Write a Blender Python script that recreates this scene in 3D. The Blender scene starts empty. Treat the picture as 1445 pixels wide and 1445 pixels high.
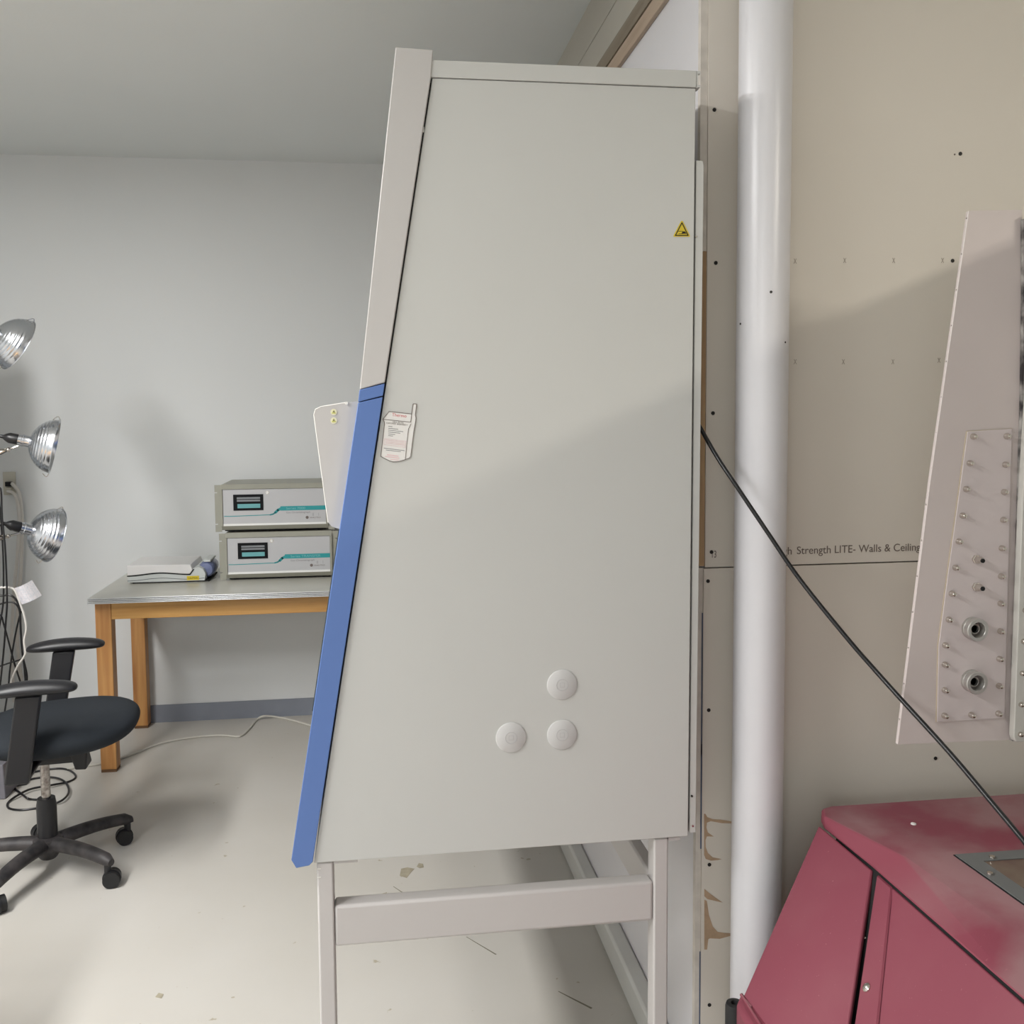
import bpy, bmesh, math, random
from mathutils import Vector, Matrix, Euler, noise

# ------------------------------------------------------------------ camera, world, lights, exposure
SC = bpy.context.scene
COL = SC.collection
EYE = 1.6
F, YAW, PITCH, ROLL, CX, CY = 1350.287, 0.135402, 0.071565, 0.008079, 710.979, 677.996
_f = Vector((math.sin(YAW)*math.cos(PITCH), math.cos(YAW)*math.cos(PITCH), -math.sin(PITCH)))
_r = Vector((math.cos(YAW), -math.sin(YAW), 0))
_d = _f.cross(_r)
RIGHT = math.cos(ROLL)*_r + math.sin(ROLL)*_d
DOWN = -math.sin(ROLL)*_r + math.cos(ROLL)*_d
cam_data = bpy.data.cameras.new('camera')
cam = bpy.data.objects.new('camera', cam_data)
COL.objects.link(cam)
m3 = Matrix((RIGHT, -DOWN, -_f)).transposed()
cam.matrix_world = Matrix.Translation((0, 0, EYE)) @ m3.to_4x4()
cam_data.sensor_width = 36
cam_data.lens = F/1445*36
cam_data.shift_x = (722.5-CX)/1445
cam_data.shift_y = (CY-722.5)/1445
cam_data.clip_start = 0.05
SC.camera = cam

world = bpy.data.worlds.new('world')
SC.world = world
world.use_nodes = True
world.node_tree.nodes['Background'].inputs[0].default_value = (0.8, 0.85, 1, 1)
world.node_tree.nodes['Background'].inputs[1].default_value = 0.05

SC.view_settings.view_transform = 'Standard'
SC.view_settings.look = 'None'
SC.view_settings.gamma = 1
SC.view_settings.use_curve_mapping = False
SC.view_settings.exposure = 0.0

CEIL = 2.883
# ceiling fixtures: x, y, width, length, power, colour
FIXTURES = [
    (-2.0, 1.9, 0.30, 1.2, 73, (1.0, 0.985, 0.96), 'white strip light on the ceiling above the added wooden bench', 0),
    (-1.3, 2.2, 0.30, 1.2, 11, (1.0, 0.985, 0.96), 'white strip light on the ceiling nearest the office chair, dimmest of all', 0),
    (-2.0, 0.5, 0.30, 1.2, 84, (1.0, 1.0, 1.0), 'white strip light on the ceiling left of the camera', 0),
    (-2.45, -4.4, 0.30, 1.2, 69, (0.97, 0.985, 1.0), 'white strip light on the left ceiling far behind the camera', 0),
    (-2.45, -6.0, 0.30, 1.2, 68, (0.97, 0.985, 1.0), 'white strip light on the ceiling beside the front wall', 0),
    (2.66, -1.0, 0.07, 1.2, 74, (1.0, 0.93, 0.80), 'narrow warm strip light on the ceiling behind the added steel locker', -0.2403),
]

# ------------------------------------------------------------------ helpers
def V(*a): return Vector(a)
def ray(px, py): return (RIGHT*((px-CX)/F) + DOWN*((py-CY)/F) + _f)
def at(px, py, Y):
    r = ray(px, py); p = r*(Y/r.y); p.z += EYE; return p
def flr(px, py, z=0.0):
    r = ray(px, py); p = r*((z-EYE)/r.z); p.z += EYE; return p
def lin(c): return tuple(((v/255)/12.92 if v/255 <= 0.04045 else ((v/255+0.055)/1.055)**2.4) for v in c)

class MB:
    def __init__(s): s.bm = bmesh.new()
    def poly(s, pts):
        return s.bm.faces.new([s.bm.verts.new(p) for p in pts])
    def box(s, x0, x1, y0, y1, z0, z1):
        v = [s.bm.verts.new((x, y, z)) for x in (x0, x1) for y in (y0, y1) for z in (z0, z1)]
        for f in ((0, 1, 3, 2), (4, 6, 7, 5), (0, 4, 5, 1), (2, 3, 7, 6), (0, 2, 6, 4), (1, 5, 7, 3)):
            s.bm.faces.new([v[i] for i in f])
        return s
    def obox(s, c, size, mat):
        n = len(s.bm.verts)
        h = Vector(size)/2
        s.box(-h.x, h.x, -h.y, h.y, -h.z, h.z)
        s.bm.verts.ensure_lookup_table()
        for v in s.bm.verts[n:]: v.co = mat @ v.co + Vector(c)
        return s
    def prism(s, pts, vec):
        vec = Vector(vec)
        a = [s.bm.verts.new(p) for p in pts]
        b = [s.bm.verts.new(Vector(p)+vec) for p in pts]
        s.bm.faces.new(a); s.bm.faces.new(b[::-1])
        n = len(a)
        for i in range(n): s.bm.faces.new((a[i], b[i], b[(i+1) % n], a[(i+1) % n]))
        return s
    def hull2(s, a_pts, b_pts):
        a = [s.bm.verts.new(p) for p in a_pts]; b = [s.bm.verts.new(p) for p in b_pts]
        s.bm.faces.new(a); s.bm.faces.new(b[::-1]); n = len(a)
        for i in range(n): s.bm.faces.new((a[i], b[i], b[(i+1) % n], a[(i+1) % n]))
        return s
    def lathe(s, prof, org=(0, 0, 0), axis=(0, 0, 1), seg=32, cap=True):
        axis = Vector(axis).normalized(); q = axis.to_track_quat('Z', 'Y'); org = Vector(org)
        rings = []
        for r, h in prof:
            rings.append([s.bm.verts.new(org + q @ Vector((r*math.cos(t), r*math.sin(t), h))) for t in [2*math.pi*i/seg for i in range(seg)]])
        for a, b in zip(rings, rings[1:]):
            for i in range(seg): s.bm.faces.new((a[i], a[(i+1) % seg], b[(i+1) % seg], b[i]))
        if cap: s.bm.faces.new(rings[0][::-1]); s.bm.faces.new(rings[-1])
        return s
    def cyl(s, p0, p1, r0, r1=None, seg=24):
        p0, p1 = Vector(p0), Vector(p1); L = (p1-p0).length
        return s.lathe([(r0, 0), (r1 if r1 is not None else r0, L)], p0, p1-p0, seg)
    def tube(s, pts, r, seg=8, sub=6, flat=1.0):
        pts = [Vector(p) for p in pts]
        if sub > 1 and len(pts) > 2:
            e = [2*pts[0]-pts[1]] + pts + [2*pts[-1]-pts[-2]]; o = []
            for i in range(1, len(e)-2):
                a, b, c, d = e[i-1:i+3]
                for k in range(sub):
                    t = k/sub
                    o.append(0.5*((2*b)+(c-a)*t+(2*a-5*b+4*c-d)*t*t+(3*b-a-3*c+d)*t**3))
            o.append(pts[-1]); pts = o
        n = len(pts); rs = r if isinstance(r, (list, tuple)) else None
        T = [(pts[min(i+1, n-1)]-pts[max(i-1, 0)]).normalized() for i in range(n)]
        up = Vector((0, 0, 1)) if abs(T[0].z) < 0.9 else Vector((1, 0, 0))
        N = (up-T[0]*up.dot(T[0])).normalized(); rings = []
        for i in range(n):
            N = (N-T[i]*N.dot(T[i])).normalized(); B = T[i].cross(N)
            rr = r if rs is None else rs[0]+(rs[1]-rs[0])*i/(n-1)
            rings.append([s.bm.verts.new(pts[i]+N*(rr*flat*math.cos(a))+B*(rr*math.sin(a))) for a in [2*math.pi*k/seg for k in range(seg)]])
        for a, b in zip(rings, rings[1:]):
            for i in range(seg): s.bm.faces.new((a[i], a[(i+1) % seg], b[(i+1) % seg], b[i]))
        s.bm.faces.new(rings[0][::-1]); s.bm.faces.new(rings[-1])
        return s
    def ball(s, c, r, sc=(1, 1, 1), seg=20, rings=12):
        c = Vector(c); prof = []
        n0 = len(s.bm.verts)
        bmesh.ops.create_uvsphere(s.bm, u_segments=seg, v_segments=rings, radius=r)
        s.bm.verts.ensure_lookup_table()
        for v in s.bm.verts[n0:]: v.co = Vector((v.co.x*sc[0], v.co.y*sc[1], v.co.z*sc[2]))+c
        return s
    def ribbon(s, pts, w, y0=0.0, t=0.0006):
        """flat line in an X-Z plane facing the room (normal -Y), w wide, t thick"""
        for a, b in zip(pts, pts[1:]):
            a, b = Vector(a), Vector(b); d = (b-a); d.y = 0
            if d.length < 1e-6: continue
            d.normalize(); n = Vector((-d.z, 0, d.x))*(w/2); e = d*(w*0.3)
            q = [a-e-n, b+e-n, b+e+n, a-e+n]
            s.prism([p+Vector((0, y0, 0)) for p in q], (0, -t, 0))
        return s
    def build(s, name, mat, parent=None, smooth=False, bevel=0.0, base=False, seg=2):
        bmesh.ops.recalc_face_normals(s.bm, faces=s.bm.faces)
        me = bpy.data.meshes.new(name)
        s.bm.to_mesh(me); s.bm.free()
        me.materials.append(mat)
        o = bpy.data.objects.new(name, me); COL.objects.link(o)
        if parent is not None:
            o.parent = parent
            off = WORLD.get(parent.as_pointer(), Vector((0, 0, 0)))
            WORLD[o.as_pointer()] = off.copy()
            me.transform(Matrix.Translation(-off))
        else:
            xs = [v.co for v in me.vertices]
            c = Vector(((min(v.x for v in xs)+max(v.x for v in xs))/2, (min(v.y for v in xs)+max(v.y for v in xs))/2, min(v.z for v in xs)))
            me.transform(Matrix.Translation(-c)); o.location = c
            WORLD[o.as_pointer()] = c.copy()
        if smooth:
            for p in me.polygons: p.use_smooth = True
            me.set_sharp_from_angle(angle=math.radians(40))
        if bevel:
            b = o.modifiers.new('bevel', 'BEVEL'); b.width = bevel; b.segments = seg; b.limit_method = 'ANGLE'; b.angle_limit = math.radians(35)
            for p in me.polygons: p.use_smooth = True
            me.set_sharp_from_angle(angle=math.radians(50))
            b.harden_normals = False
        return o
WORLD = {}

def thing(name, label, cat, loc=(0, 0, 0), rotz=0.0, group=None):
    o = bpy.data.objects.new(name, None); COL.objects.link(o)
    o.location = loc; o.rotation_euler = (0, 0, rotz); o.empty_display_size = 0.1
    WORLD[o.as_pointer()] = Vector(loc) if rotz == 0 else Vector((0, 0, 0))
    o['label'] = label; o['category'] = cat
    if group: o['group'] = group
    return o
def tag(o, label, cat, group=None):
    o['label'] = label; o['category'] = cat
    if group: o['group'] = group
    return o
def lab(o, label): o['label'] = label; return o
def struct(o): o['kind'] = 'structure'; return o
def copy_tree(o, parent=None):
    c = o.copy(); COL.objects.link(c)
    if parent is not None: c.parent = parent
    WORLD[c.as_pointer()] = WORLD.get(o.as_pointer(), Vector((0, 0, 0))).copy()
    for ch in list(o.children): copy_tree(ch, c)
    return c

def text(name, body, p, size, mat, parent, sx=1.0, roll=0.0, align='LEFT', thick=0.0002, keep=False):
    cu = bpy.data.curves.new(name, 'FONT'); cu.body = body; cu.size = size; cu.extrude = thick; cu.align_x = align
    cu.materials.append(mat)
    o = bpy.data.objects.new(name, cu); COL.objects.link(o)
    off = WORLD.get(parent.as_pointer(), Vector((0, 0, 0)))
    o.parent = parent; o.location = Vector(p)-off
    o.rotation_mode = 'QUATERNION'
    o.rotation_quaternion = (Matrix.Rotation(roll, 3, 'Y') @ Matrix.Rotation(math.pi/2, 3, 'X')).to_quaternion()
    o.scale = (sx, 1, 1)
    if keep: return o
    return text_mesh(o)
def text_mesh(o):
    bpy.context.view_layer.update()
    me = bpy.data.meshes.new_from_object(o.evaluated_get(bpy.context.evaluated_depsgraph_get()))
    cu = o.data; nm = o.name
    n = bpy.data.objects.new(nm, me); COL.objects.link(n)
    n.parent = o.parent; n.location = o.location; n.rotation_mode = 'QUATERNION'; n.rotation_quaternion = o.rotation_quaternion; n.scale = o.scale
    bpy.data.objects.remove(o); bpy.data.curves.remove(cu); n.name = nm
    return n

# ------------------------------------------------------------------ materials
def mat(name, rgb, rough=0.6, metal=0.0, spec=0.5, var=0.0, vscale=4.0, bump=0.0, bscale=200.0, rgb2=None, coat=0.0, raw=False):
    m = bpy.data.materials.new(name); m.use_nodes = True
    nt = m.node_tree; b = nt.nodes['Principled BSDF']
    c = tuple(rgb) if raw else lin(rgb)
    b.inputs['Base Color'].default_value = (*c, 1)
    b.inputs['Roughness'].default_value = rough
    b.inputs['Metallic'].default_value = metal
    b.inputs['Specular IOR Level'].default_value = spec
    if coat: b.inputs['Coat Weight'].default_value = coat
    tc = nt.nodes.new('ShaderNodeTexCoord')
    if var or rgb2:
        n = nt.nodes.new('ShaderNodeTexNoise'); n.inputs['Scale'].default_value = vscale; n.inputs['Detail'].default_value = 6
        nt.links.new(tc.outputs['Object'], n.inputs['Vector'])
        cr = nt.nodes.new('ShaderNodeValToRGB')
        c2 = lin(rgb2) if rgb2 else tuple(max(0, v*(1-var)) for v in c)
        cr.color_ramp.elements[0].position = 0.35; cr.color_ramp.elements[1].position = 0.65
        cr.color_ramp.elements[0].color = (*c2, 1); cr.color_ramp.elements[1].color = (*c, 1)
        nt.links.new(n.outputs['Fac'], cr.inputs['Fac']); nt.links.new(cr.outputs['Color'], b.inputs['Base Color'])
    if bump:
        n = nt.nodes.new('ShaderNodeTexNoise'); n.inputs['Scale'].default_value = bscale; n.inputs['Detail'].default_value = 3
        nt.links.new(tc.outputs['Object'], n.inputs['Vector'])
        bp = nt.nodes.new('ShaderNodeBump'); bp.inputs['Strength'].default_value = bump; bp.inputs['Distance'].default_value = 0.002
        nt.links.new(n.outputs['Fac'], bp.inputs['Height']); nt.links.new(bp.outputs['Normal'], b.inputs['Normal'])
    return m

def wood_mat(name, c1, c2, axis='X', rough=0.4, scale=1.0):
    m = bpy.data.materials.new(name); m.use_nodes = True
    nt = m.node_tree; b = nt.nodes['Principled BSDF']; b.inputs['Roughness'].default_value = rough
    tc = nt.nodes.new('ShaderNodeTexCoord'); mp = nt.nodes.new('ShaderNodeMapping')
    sc = [22*scale]*3; sc['XYZ'.index(axis)] = 1.2*scale; mp.inputs['Scale'].default_value = sc
    n = nt.nodes.new('ShaderNodeTexNoise'); n.inputs['Scale'].default_value = 1.6; n.inputs['Detail'].default_value = 8; n.inputs['Distortion'].default_value = 0.6
    cr = nt.nodes.new('ShaderNodeValToRGB')
    cr.color_ramp.elements[0].position = 0.3; cr.color_ramp.elements[1].position = 0.7
    cr.color_ramp.elements[0].color = (*lin(c2), 1); cr.color_ramp.elements[1].color = (*lin(c1), 1)
    nt.links.new(tc.outputs['Object'], mp.inputs['Vector']); nt.links.new(mp.outputs['Vector'], n.inputs['Vector'])
    nt.links.new(n.outputs['Fac'], cr.inputs['Fac']); nt.links.new(cr.outputs['Color'], b.inputs['Base Color'])
    return m

def glow_mat(name, strength):
    m = bpy.data.materials.new(name); m.use_nodes = True
    b = m.node_tree.nodes['Principled BSDF']
    b.inputs['Emission Color'].default_value = (1, 0.98, 0.95, 1); b.inputs['Emission Strength'].default_value = strength
    return m

def floor_mat():
    m = bpy.data.materials.new('painted_concrete'); m.use_nodes = True
    nt = m.node_tree; b = nt.nodes['Principled BSDF']; b.inputs['Roughness'].default_value = 0.42; b.inputs['Specular IOR Level'].default_value = 0.4
    tc = nt.nodes.new('ShaderNodeTexCoord')
    def noise_n(scale, detail=5):
        n = nt.nodes.new('ShaderNodeTexNoise'); n.inputs['Scale'].default_value = scale; n.inputs['Detail'].default_value = detail
        nt.links.new(tc.outputs['Object'], n.inputs['Vector']); return n
    def ramp(src, p0, p1, c0, c1):
        r = nt.nodes.new('ShaderNodeValToRGB'); r.color_ramp.elements[0].position = p0; r.color_ramp.elements[1].position = p1
        r.color_ramp.elements[0].color = (*c0, 1); r.color_ramp.elements[1].color = (*c1, 1); nt.links.new(src, r.inputs['Fac']); return r
    base = ramp(noise_n(1.3).outputs['Fac'], 0.3, 0.7, lin((192, 188, 180)), lin((200, 197, 191)))
    speck = ramp(noise_n(26, 3).outputs['Fac'], 0.24, 0.27, (1, 1, 1), (0, 0, 0))
    mix = nt.nodes.new('ShaderNodeMix'); mix.data_type = 'RGBA'
    nt.links.new(speck.outputs['Color'], mix.inputs['Factor']); nt.links.new(base.outputs['Color'], mix.inputs['A'])
    mix.inputs['B'].default_value = (*lin((168, 160, 142)), 1)
    nt.links.new(mix.outputs['Result'], b.inputs['Base Color'])
    bp = nt.nodes.new('ShaderNodeBump'); bp.inputs['Strength'].default_value = 0.15; bp.inputs['Distance'].default_value = 0.003
    nt.links.new(noise_n(9).outputs['Fac'], bp.inputs['Height']); nt.links.new(bp.outputs['Normal'], b.inputs['Normal'])
    return m

M = dict(
    floor=floor_mat(),
    wallb=mat('painted_wall', (221, 223, 223), 0.55, var=0.03, vscale=0.9, bump=0.1, bscale=60),
    wallw=mat('white_painted_board', (233, 231, 234), 0.35, var=0.03, vscale=2, bump=0.15, bscale=25),
    ceil=mat('ceiling_paint', (225, 229, 228), 0.8, var=0.03, vscale=0.8, bump=0.2, bscale=90),
    header=mat('header_board', (188, 183, 172), 0.8, var=0.06, vscale=2),
    drywall=mat('drywall_paper', (229, 222, 212), 0.85, var=0.035, vscale=1.6, bump=0.05, bscale=400),
    dryedge=mat('drywall_edge', (226, 219, 210), 0.9, var=0.15, vscale=30),
    torn=mat('torn_brown_paper', (196, 168, 140), 0.95, var=0.18, vscale=40),
    gap=mat('dark_gap', (58, 52, 48), 0.9),
    bluegap=mat('blue_tape_sliver', (84, 96, 122), 0.8),
    stud=wood_mat('pine_stud', (196, 166, 128), (164, 132, 98), 'Z', 0.7),
    board=wood_mat('pine_board', (196, 178, 158), (172, 150, 130), 'Y', 0.7),
    boardshade=wood_mat('shaded_board', (150, 140, 124), (132, 120, 104), 'Y', 0.8),  # shaded part of the wood trim, shade put into a darker colour
    basegrey=mat('grey_rubber_base', (134, 139, 150), 0.5, var=0.1, vscale=6),
    basewhite=mat('white_base', (214, 214, 210), 0.4, var=0.05, vscale=8),
    ink=mat('grey_ink', (120, 108, 100), 0.9),
    inkf=mat('faint_ink', (168, 155, 142), 0.9),
    screw=mat('black_screw', (30, 26, 24), 0.6),
    cab=mat('beige_coated_steel', (201, 201, 198), 0.38, var=0.012, vscale=3, spec=0.4),
    cab2=mat('beige_coated_steel_front', (195, 192, 190), 0.4, spec=0.4),
    cabedge=mat('white_edge', (232, 230, 224), 0.4),
    blue=mat('blue_plastic', (93, 122, 181), 0.42, spec=0.4),
    bluelt=mat('light_blue_edge', (172, 190, 214), 0.5),
    sash=mat('dark_sash_glass', (70, 80, 84), 0.08, spec=0.6),
    cap=mat('light_grey_plastic', (203, 202, 201), 0.5),
    capm=mat('grey_plastic_mark', (188, 187, 188), 0.5),
    stand=mat('stand_coated_steel', (197, 193, 191), 0.42, spec=0.4),
    black=mat('black_gap', (14, 14, 15), 0.8),
    paper=mat('white_label', (226, 224, 221), 0.6),
    red=mat('red_print', (214, 120, 124), 0.7),
    redf=mat('faint_red_print', (226, 196, 198), 0.7),
    outl=mat('grey_brown_print', (112, 102, 98), 0.7),
    txt=mat('grey_print', (128, 128, 132), 0.7),
    yel=mat('warning_yellow', (222, 196, 48), 0.5),
    yelf=mat('pale_warning_yellow', (196, 196, 110), 0.5),
    cream=mat('cream_sticker', (228, 224, 196), 0.5),
    tblack=mat('black_print', (30, 24, 16), 0.6),
    pillar=mat('white_gloss_paint', (224, 223, 227), 0.28, var=0.02, vscale=10, bump=0.18, bscale=30),
    footpad=mat('brown_foot_pad', (104, 74, 48), 0.7),
    laminate=mat('grey_laminate', (196, 194, 184), 0.28, var=0.08, vscale=7),
    alu=mat('aluminium_edge', (216, 217, 218), 0.3, metal=0.5),
    oak=wood_mat('oak_apron', (212, 164, 98), (190, 138, 74), 'X', 0.35),
    oakleg=wood_mat('oak_leg', (196, 146, 88), (164, 108, 58), 'Z', 0.38),
    chassis=mat('olive_grey_metal', (158, 157, 145), 0.45, var=0.05, vscale=8),
    silver=mat('silver_panel', (188, 188, 190), 0.45, metal=0.15),
    brite=mat('bright_aluminium_strip', (236, 236, 234), 0.3),
    dispb=mat('black_display_frame', (12, 14, 17), 0.6, spec=0.2),
    lcd=mat('grey_display', (128, 132, 136), 0.3),
    teal=mat('teal_print', (38, 148, 152), 0.5),
    tealk=mat('teal_keypad', (104, 168, 172), 0.5),
    tealt=mat('pale_teal_text', (120, 186, 190), 0.5),
    dark=mat('dark_rubber', (26, 26, 27), 0.6),
    devw=mat('white_device_plastic', (234, 232, 231), 0.4),
    devg=mat('pale_grey_green_plastic', (206, 210, 208), 0.45),
    devline=mat('dark_wavy_line', (96, 104, 104), 0.5),
    devblue=mat('blue_grey_plastic', (112, 122, 160), 0.22, spec=0.6),
    cblack=mat('black_chair_plastic', (30, 30, 33), 0.4),
    fabric=mat('dark_blue_grey_fabric', (45, 49, 54), 0.85, bump=0.3, bscale=900, spec=0.2),
    worn=mat('dusty_black_plastic', (66, 62, 62), 0.55, var=0.4, vscale=24, rgb2=(34, 33, 35)),
    chrome=mat('worn_chrome', (190, 186, 182), 0.25, metal=1, rgb2=(120, 110, 106), vscale=60),
    refl=mat('spun_aluminium', (205, 208, 214), 0.22, metal=1),
    cordb=mat('black_cable', (20, 20, 23), 0.35),
    cordw=mat('white_cable', (206, 202, 196), 0.5),
    cordf=mat('dusty_white_cable', (200, 197, 188), 0.6),
    outlet=mat('cream_outlet', (196, 192, 178), 0.5),
    tagp=mat('printed_white_tag', (214, 208, 210), 0.6, rgb2=(188, 190, 196), vscale=120),
    bin=mat('grey_purple_plastic', (128, 126, 134), 0.5, var=0.15, vscale=20),
    gb=mat('white_panel_laminate', (204, 193, 190), 0.5, var=0.04, vscale=6),
    gbp=mat('white_access_plate', (204, 193, 192), 0.5, var=0.03, vscale=8),
    gbedge=mat('yellowed_sealant', (186, 172, 150), 0.6, var=0.1, vscale=30),
    gbf=mat('white_flange', (192, 190, 184), 0.4),
    foam=mat('mottled_grey_seal', (168, 164, 160), 0.8, rgb2=(48, 44, 46), vscale=34),
    steel=mat('stainless_steel', (208, 202, 194), 0.18, metal=1),
    ring=mat('machined_aluminium', (196, 194, 190), 0.35, metal=0.85),
    dhole=mat('port_inside', (110, 100, 98), 0.6),
    frame=mat('grey_metal_frame', (104, 106, 106), 0.5),
    panerefl=mat('window_reflection', (120, 108, 92), 0.25, rgb2=(92, 66, 62), vscale=7),  # maroon reflection in the glass mixed into its colour
    fixt=mat('fixture_white', (230, 230, 230), 0.5),
    glow=glow_mat('fluorescent_diffuser', 2.5),
    steelgrey=mat('grey_locker_steel', (150, 154, 156), 0.5, var=0.03, vscale=3),
    stain=mat('bare_concrete_spot', (168, 160, 140), 0.7, var=0.2, vscale=40),
    crack=mat('floor_crack', (120, 116, 100), 0.8),
)

def maroon_mat(name, dusty):
    m = bpy.data.materials.new(name); m.use_nodes = True
    nt = m.node_tree; b = nt.nodes['Principled BSDF']; b.inputs['Roughness'].default_value = 0.5; b.inputs['Specular IOR Level'].default_value = 0.35
    tc = nt.nodes.new('ShaderNodeTexCoord')
    n = nt.nodes.new('ShaderNodeTexNoise'); n.inputs['Scale'].default_value = 5.5; n.inputs['Detail'].default_value = 7
    nt.links.new(tc.outputs['Object'], n.inputs['Vector'])
    cr = nt.nodes.new('ShaderNodeValToRGB'); cr.color_ramp.elements[0].position = 0.34 if dusty else 0.46; cr.color_ramp.elements[1].position = 0.58 if dusty else 0.75
    cr.color_ramp.elements[0].color = (*lin((131, 64, 78)), 1)
    cr.color_ramp.elements[1].color = (*lin((148, 111, 114) if dusty else (135, 73, 84)), 1)
    nt.links.new(n.outputs['Fac'], cr.inputs['Fac'])
    w = nt.nodes.new('ShaderNodeTexNoise'); w.inputs['Scale'].default_value = 3; w.inputs['Detail'].default_value = 2
    mp = nt.nodes.new('ShaderNodeMapping'); mp.inputs['Scale'].default_value = (3, 50, 70); mp.inputs['Rotation'].default_value = (0.4, 0.5, 0.6)
    nt.links.new(tc.outputs['Object'], mp.inputs['Vector']); nt.links.new(mp.outputs['Vector'], w.inputs['Vector'])
    r2 = nt.nodes.new('ShaderNodeValToRGB'); r2.color_ramp.elements[0].position = 0.72; r2.color_ramp.elements[1].position = 0.78
    r2.color_ramp.elements[0].color = (0, 0, 0, 1); r2.color_ramp.elements[1].color = (0.5, 0.5, 0.5, 1)
    nt.links.new(w.outputs['Fac'], r2.inputs['Fac'])
    mx = nt.nodes.new('ShaderNodeMix'); mx.data_type = 'RGBA'
    nt.links.new(r2.outputs['Color'], mx.inputs['Factor']); nt.links.new(cr.outputs['Color'], mx.inputs['A'])
    mx.inputs['B'].default_value = (*lin((168, 116, 120)), 1)
    if dusty:
        ge = nt.nodes.new('ShaderNodeNewGeometry'); sp = nt.nodes.new('ShaderNodeSeparateXYZ'); rr = nt.nodes.new('ShaderNodeValToRGB')
        rr.color_ramp.elements[0].position = 0.75; rr.color_ramp.elements[1].position = 0.97
        nt.links.new(ge.outputs['Normal'], sp.inputs['Vector']); nt.links.new(sp.outputs['Z'], rr.inputs['Fac'])
        m2 = nt.nodes.new('ShaderNodeMix'); m2.data_type = 'RGBA'
        nt.links.new(rr.outputs['Color'], m2.inputs['Factor']); m2.inputs['A'].default_value = (*lin((138, 68, 82)), 1)
        nt.links.new(mx.outputs['Result'], m2.inputs['B']); mx = m2
    nt.links.new(mx.outputs['Result'], b.inputs['Base Color'])
    return m
M['maroon'] = maroon_mat('maroon_plastic', False)
M['maroond'] = maroon_mat('dusty_maroon_plastic', True)

# ------------------------------------------------------------------ ceiling fixtures
for (x, y, w, l, power, colr, flabel, frot) in FIXTURES:
    t = thing('ceiling_light', flabel, 'ceiling light', (x, y, CEIL), 0, 'strip lights on the ceiling')
    MB().box(x-w/2-0.02, x+w/2+0.02, y-l/2-0.02, y+l/2+0.02, CEIL-0.05, CEIL-0.002).build('housing', M['fixt'], t)
    MB().box(x-w/2, x+w/2, y-l/2, y+l/2, CEIL-0.062, CEIL-0.051).build('diffuser', M['glow'], t)
    ld = bpy.data.lights.new('strip_lamp', 'AREA'); ld.shape = 'RECTANGLE'; ld.size = w; ld.size_y = l; ld.energy = power; ld.color = colr
    lo = bpy.data.objects.new('strip_lamp', ld); COL.objects.link(lo); lo.parent = t; lo.location = (0, 0, -0.066)
    t.rotation_euler.z = frot

# ------------------------------------------------------------------ room
BY = 5.09
XL, XR, YF = -4.2, 4.4, -7.5
struct(MB().box(XL, XR, YF, BY+0.1, -0.1, 0).build('floor', M['floor']))
fl = bpy.data.objects['floor']
struct(MB().box(XL, XR, YF, BY+0.1, CEIL, CEIL+0.1).build('ceiling', M['ceil']))
struct(MB().box(XL, 0.9, BY, BY+0.1, 0, CEIL).build('wall_back', M['wallb']))
struct(MB().box(XL-0.1, XL, YF, BY+0.1, 0, CEIL).build('wall_left', M['wallb']))
struct(MB().box(XR, XR+0.1, YF, 2.2, 0, CEIL).build('wall_right', M['drywall']))
struct(MB().box(XL, XR, YF-0.1, YF, 0, CEIL).build('wall_front', M['wallb']))
struct(MB().box(XL, 0.69, BY-0.008, BY-0.0005, 0, 0.092).build('baseboard_back', M['basegrey']))
# side wall behind the safety cabinet: lower layer, upper white board, header
ws = struct(MB().box(0.702, 0.80, 2.02, BY, 0, 2.286).build('wall_side', M['wallw']))
MB().box(0.716, 0.80, 2.02, BY, 2.2865, 2.60).build('upper_board', M['wallw'], ws)
hd = struct(MB().box(0.70, 0.80, 2.02, BY, EYE+1.058, CEIL).build('trim_1', M['header']))
lab(MB().box(0.698, 0.6995, 2.02, BY, EYE+1.15, EYE+1.156).build('tape_joint', M['header'], hd), 'taped joint line')
struct(MB().box(0.700, 0.716, 2.02, BY, EYE+1.015, EYE+1.0575).build('trim_2', M['boardshade']))
struct(MB().box(0.704, 0.716, 2.02, BY, EYE+0.972, EYE+1.0145).build('trim_3', M['board'], bevel=0.002))
struct(MB().box(0.655, 0.7015, 2.02, BY-0.01, 0, 0.085).build('baseboard_side', M['basewhite'], bevel=0.008))
# drywall partition facing the camera
WY = 2.0
SEAM = EYE-0.345
wd = struct(MB().box(0.716, XR, WY, WY+0.012, SEAM+0.0016, CEIL).box(0.713, XR, WY, WY+0.012, 0, SEAM-0.0016).build('wall_partition', M['drywall']))
lab(MB().box(0.80, XR, WY+0.0125, WY+0.1, 0, CEIL).build('backing', M['gap'], wd), 'dark backing in the joint')
lab(MB().box(0.7000, 0.7155, WY+0.003, WY+0.0195, SEAM+0.004, EYE+0.34).build('stud', M['stud'], wd), 'bare wood stud at the corner')
lab(MB().box(0.7000, 0.7155, WY+0.0035, WY+0.0195, EYE+0.3405, CEIL).box(0.7000, 0.7125, WY+0.0035, WY+0.0195, 0, SEAM).build('corner_strip', M['dryedge'], wd), 'rough board edge at the corner')
lab(MB().box(0.7105, 0.7122, WY+0.001, WY+0.0034, SEAM-0.42, SEAM-0.10).box(0.7105, 0.7128, WY+0.001, WY+0.0034, 0.62, 0.86).box(0.7105, 0.7124, WY+0.001, WY+0.0034, 0.05, 0.38).build('blue_sliver', M['bluegap'], wd), 'dark blue sliver in the corner joint')
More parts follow.
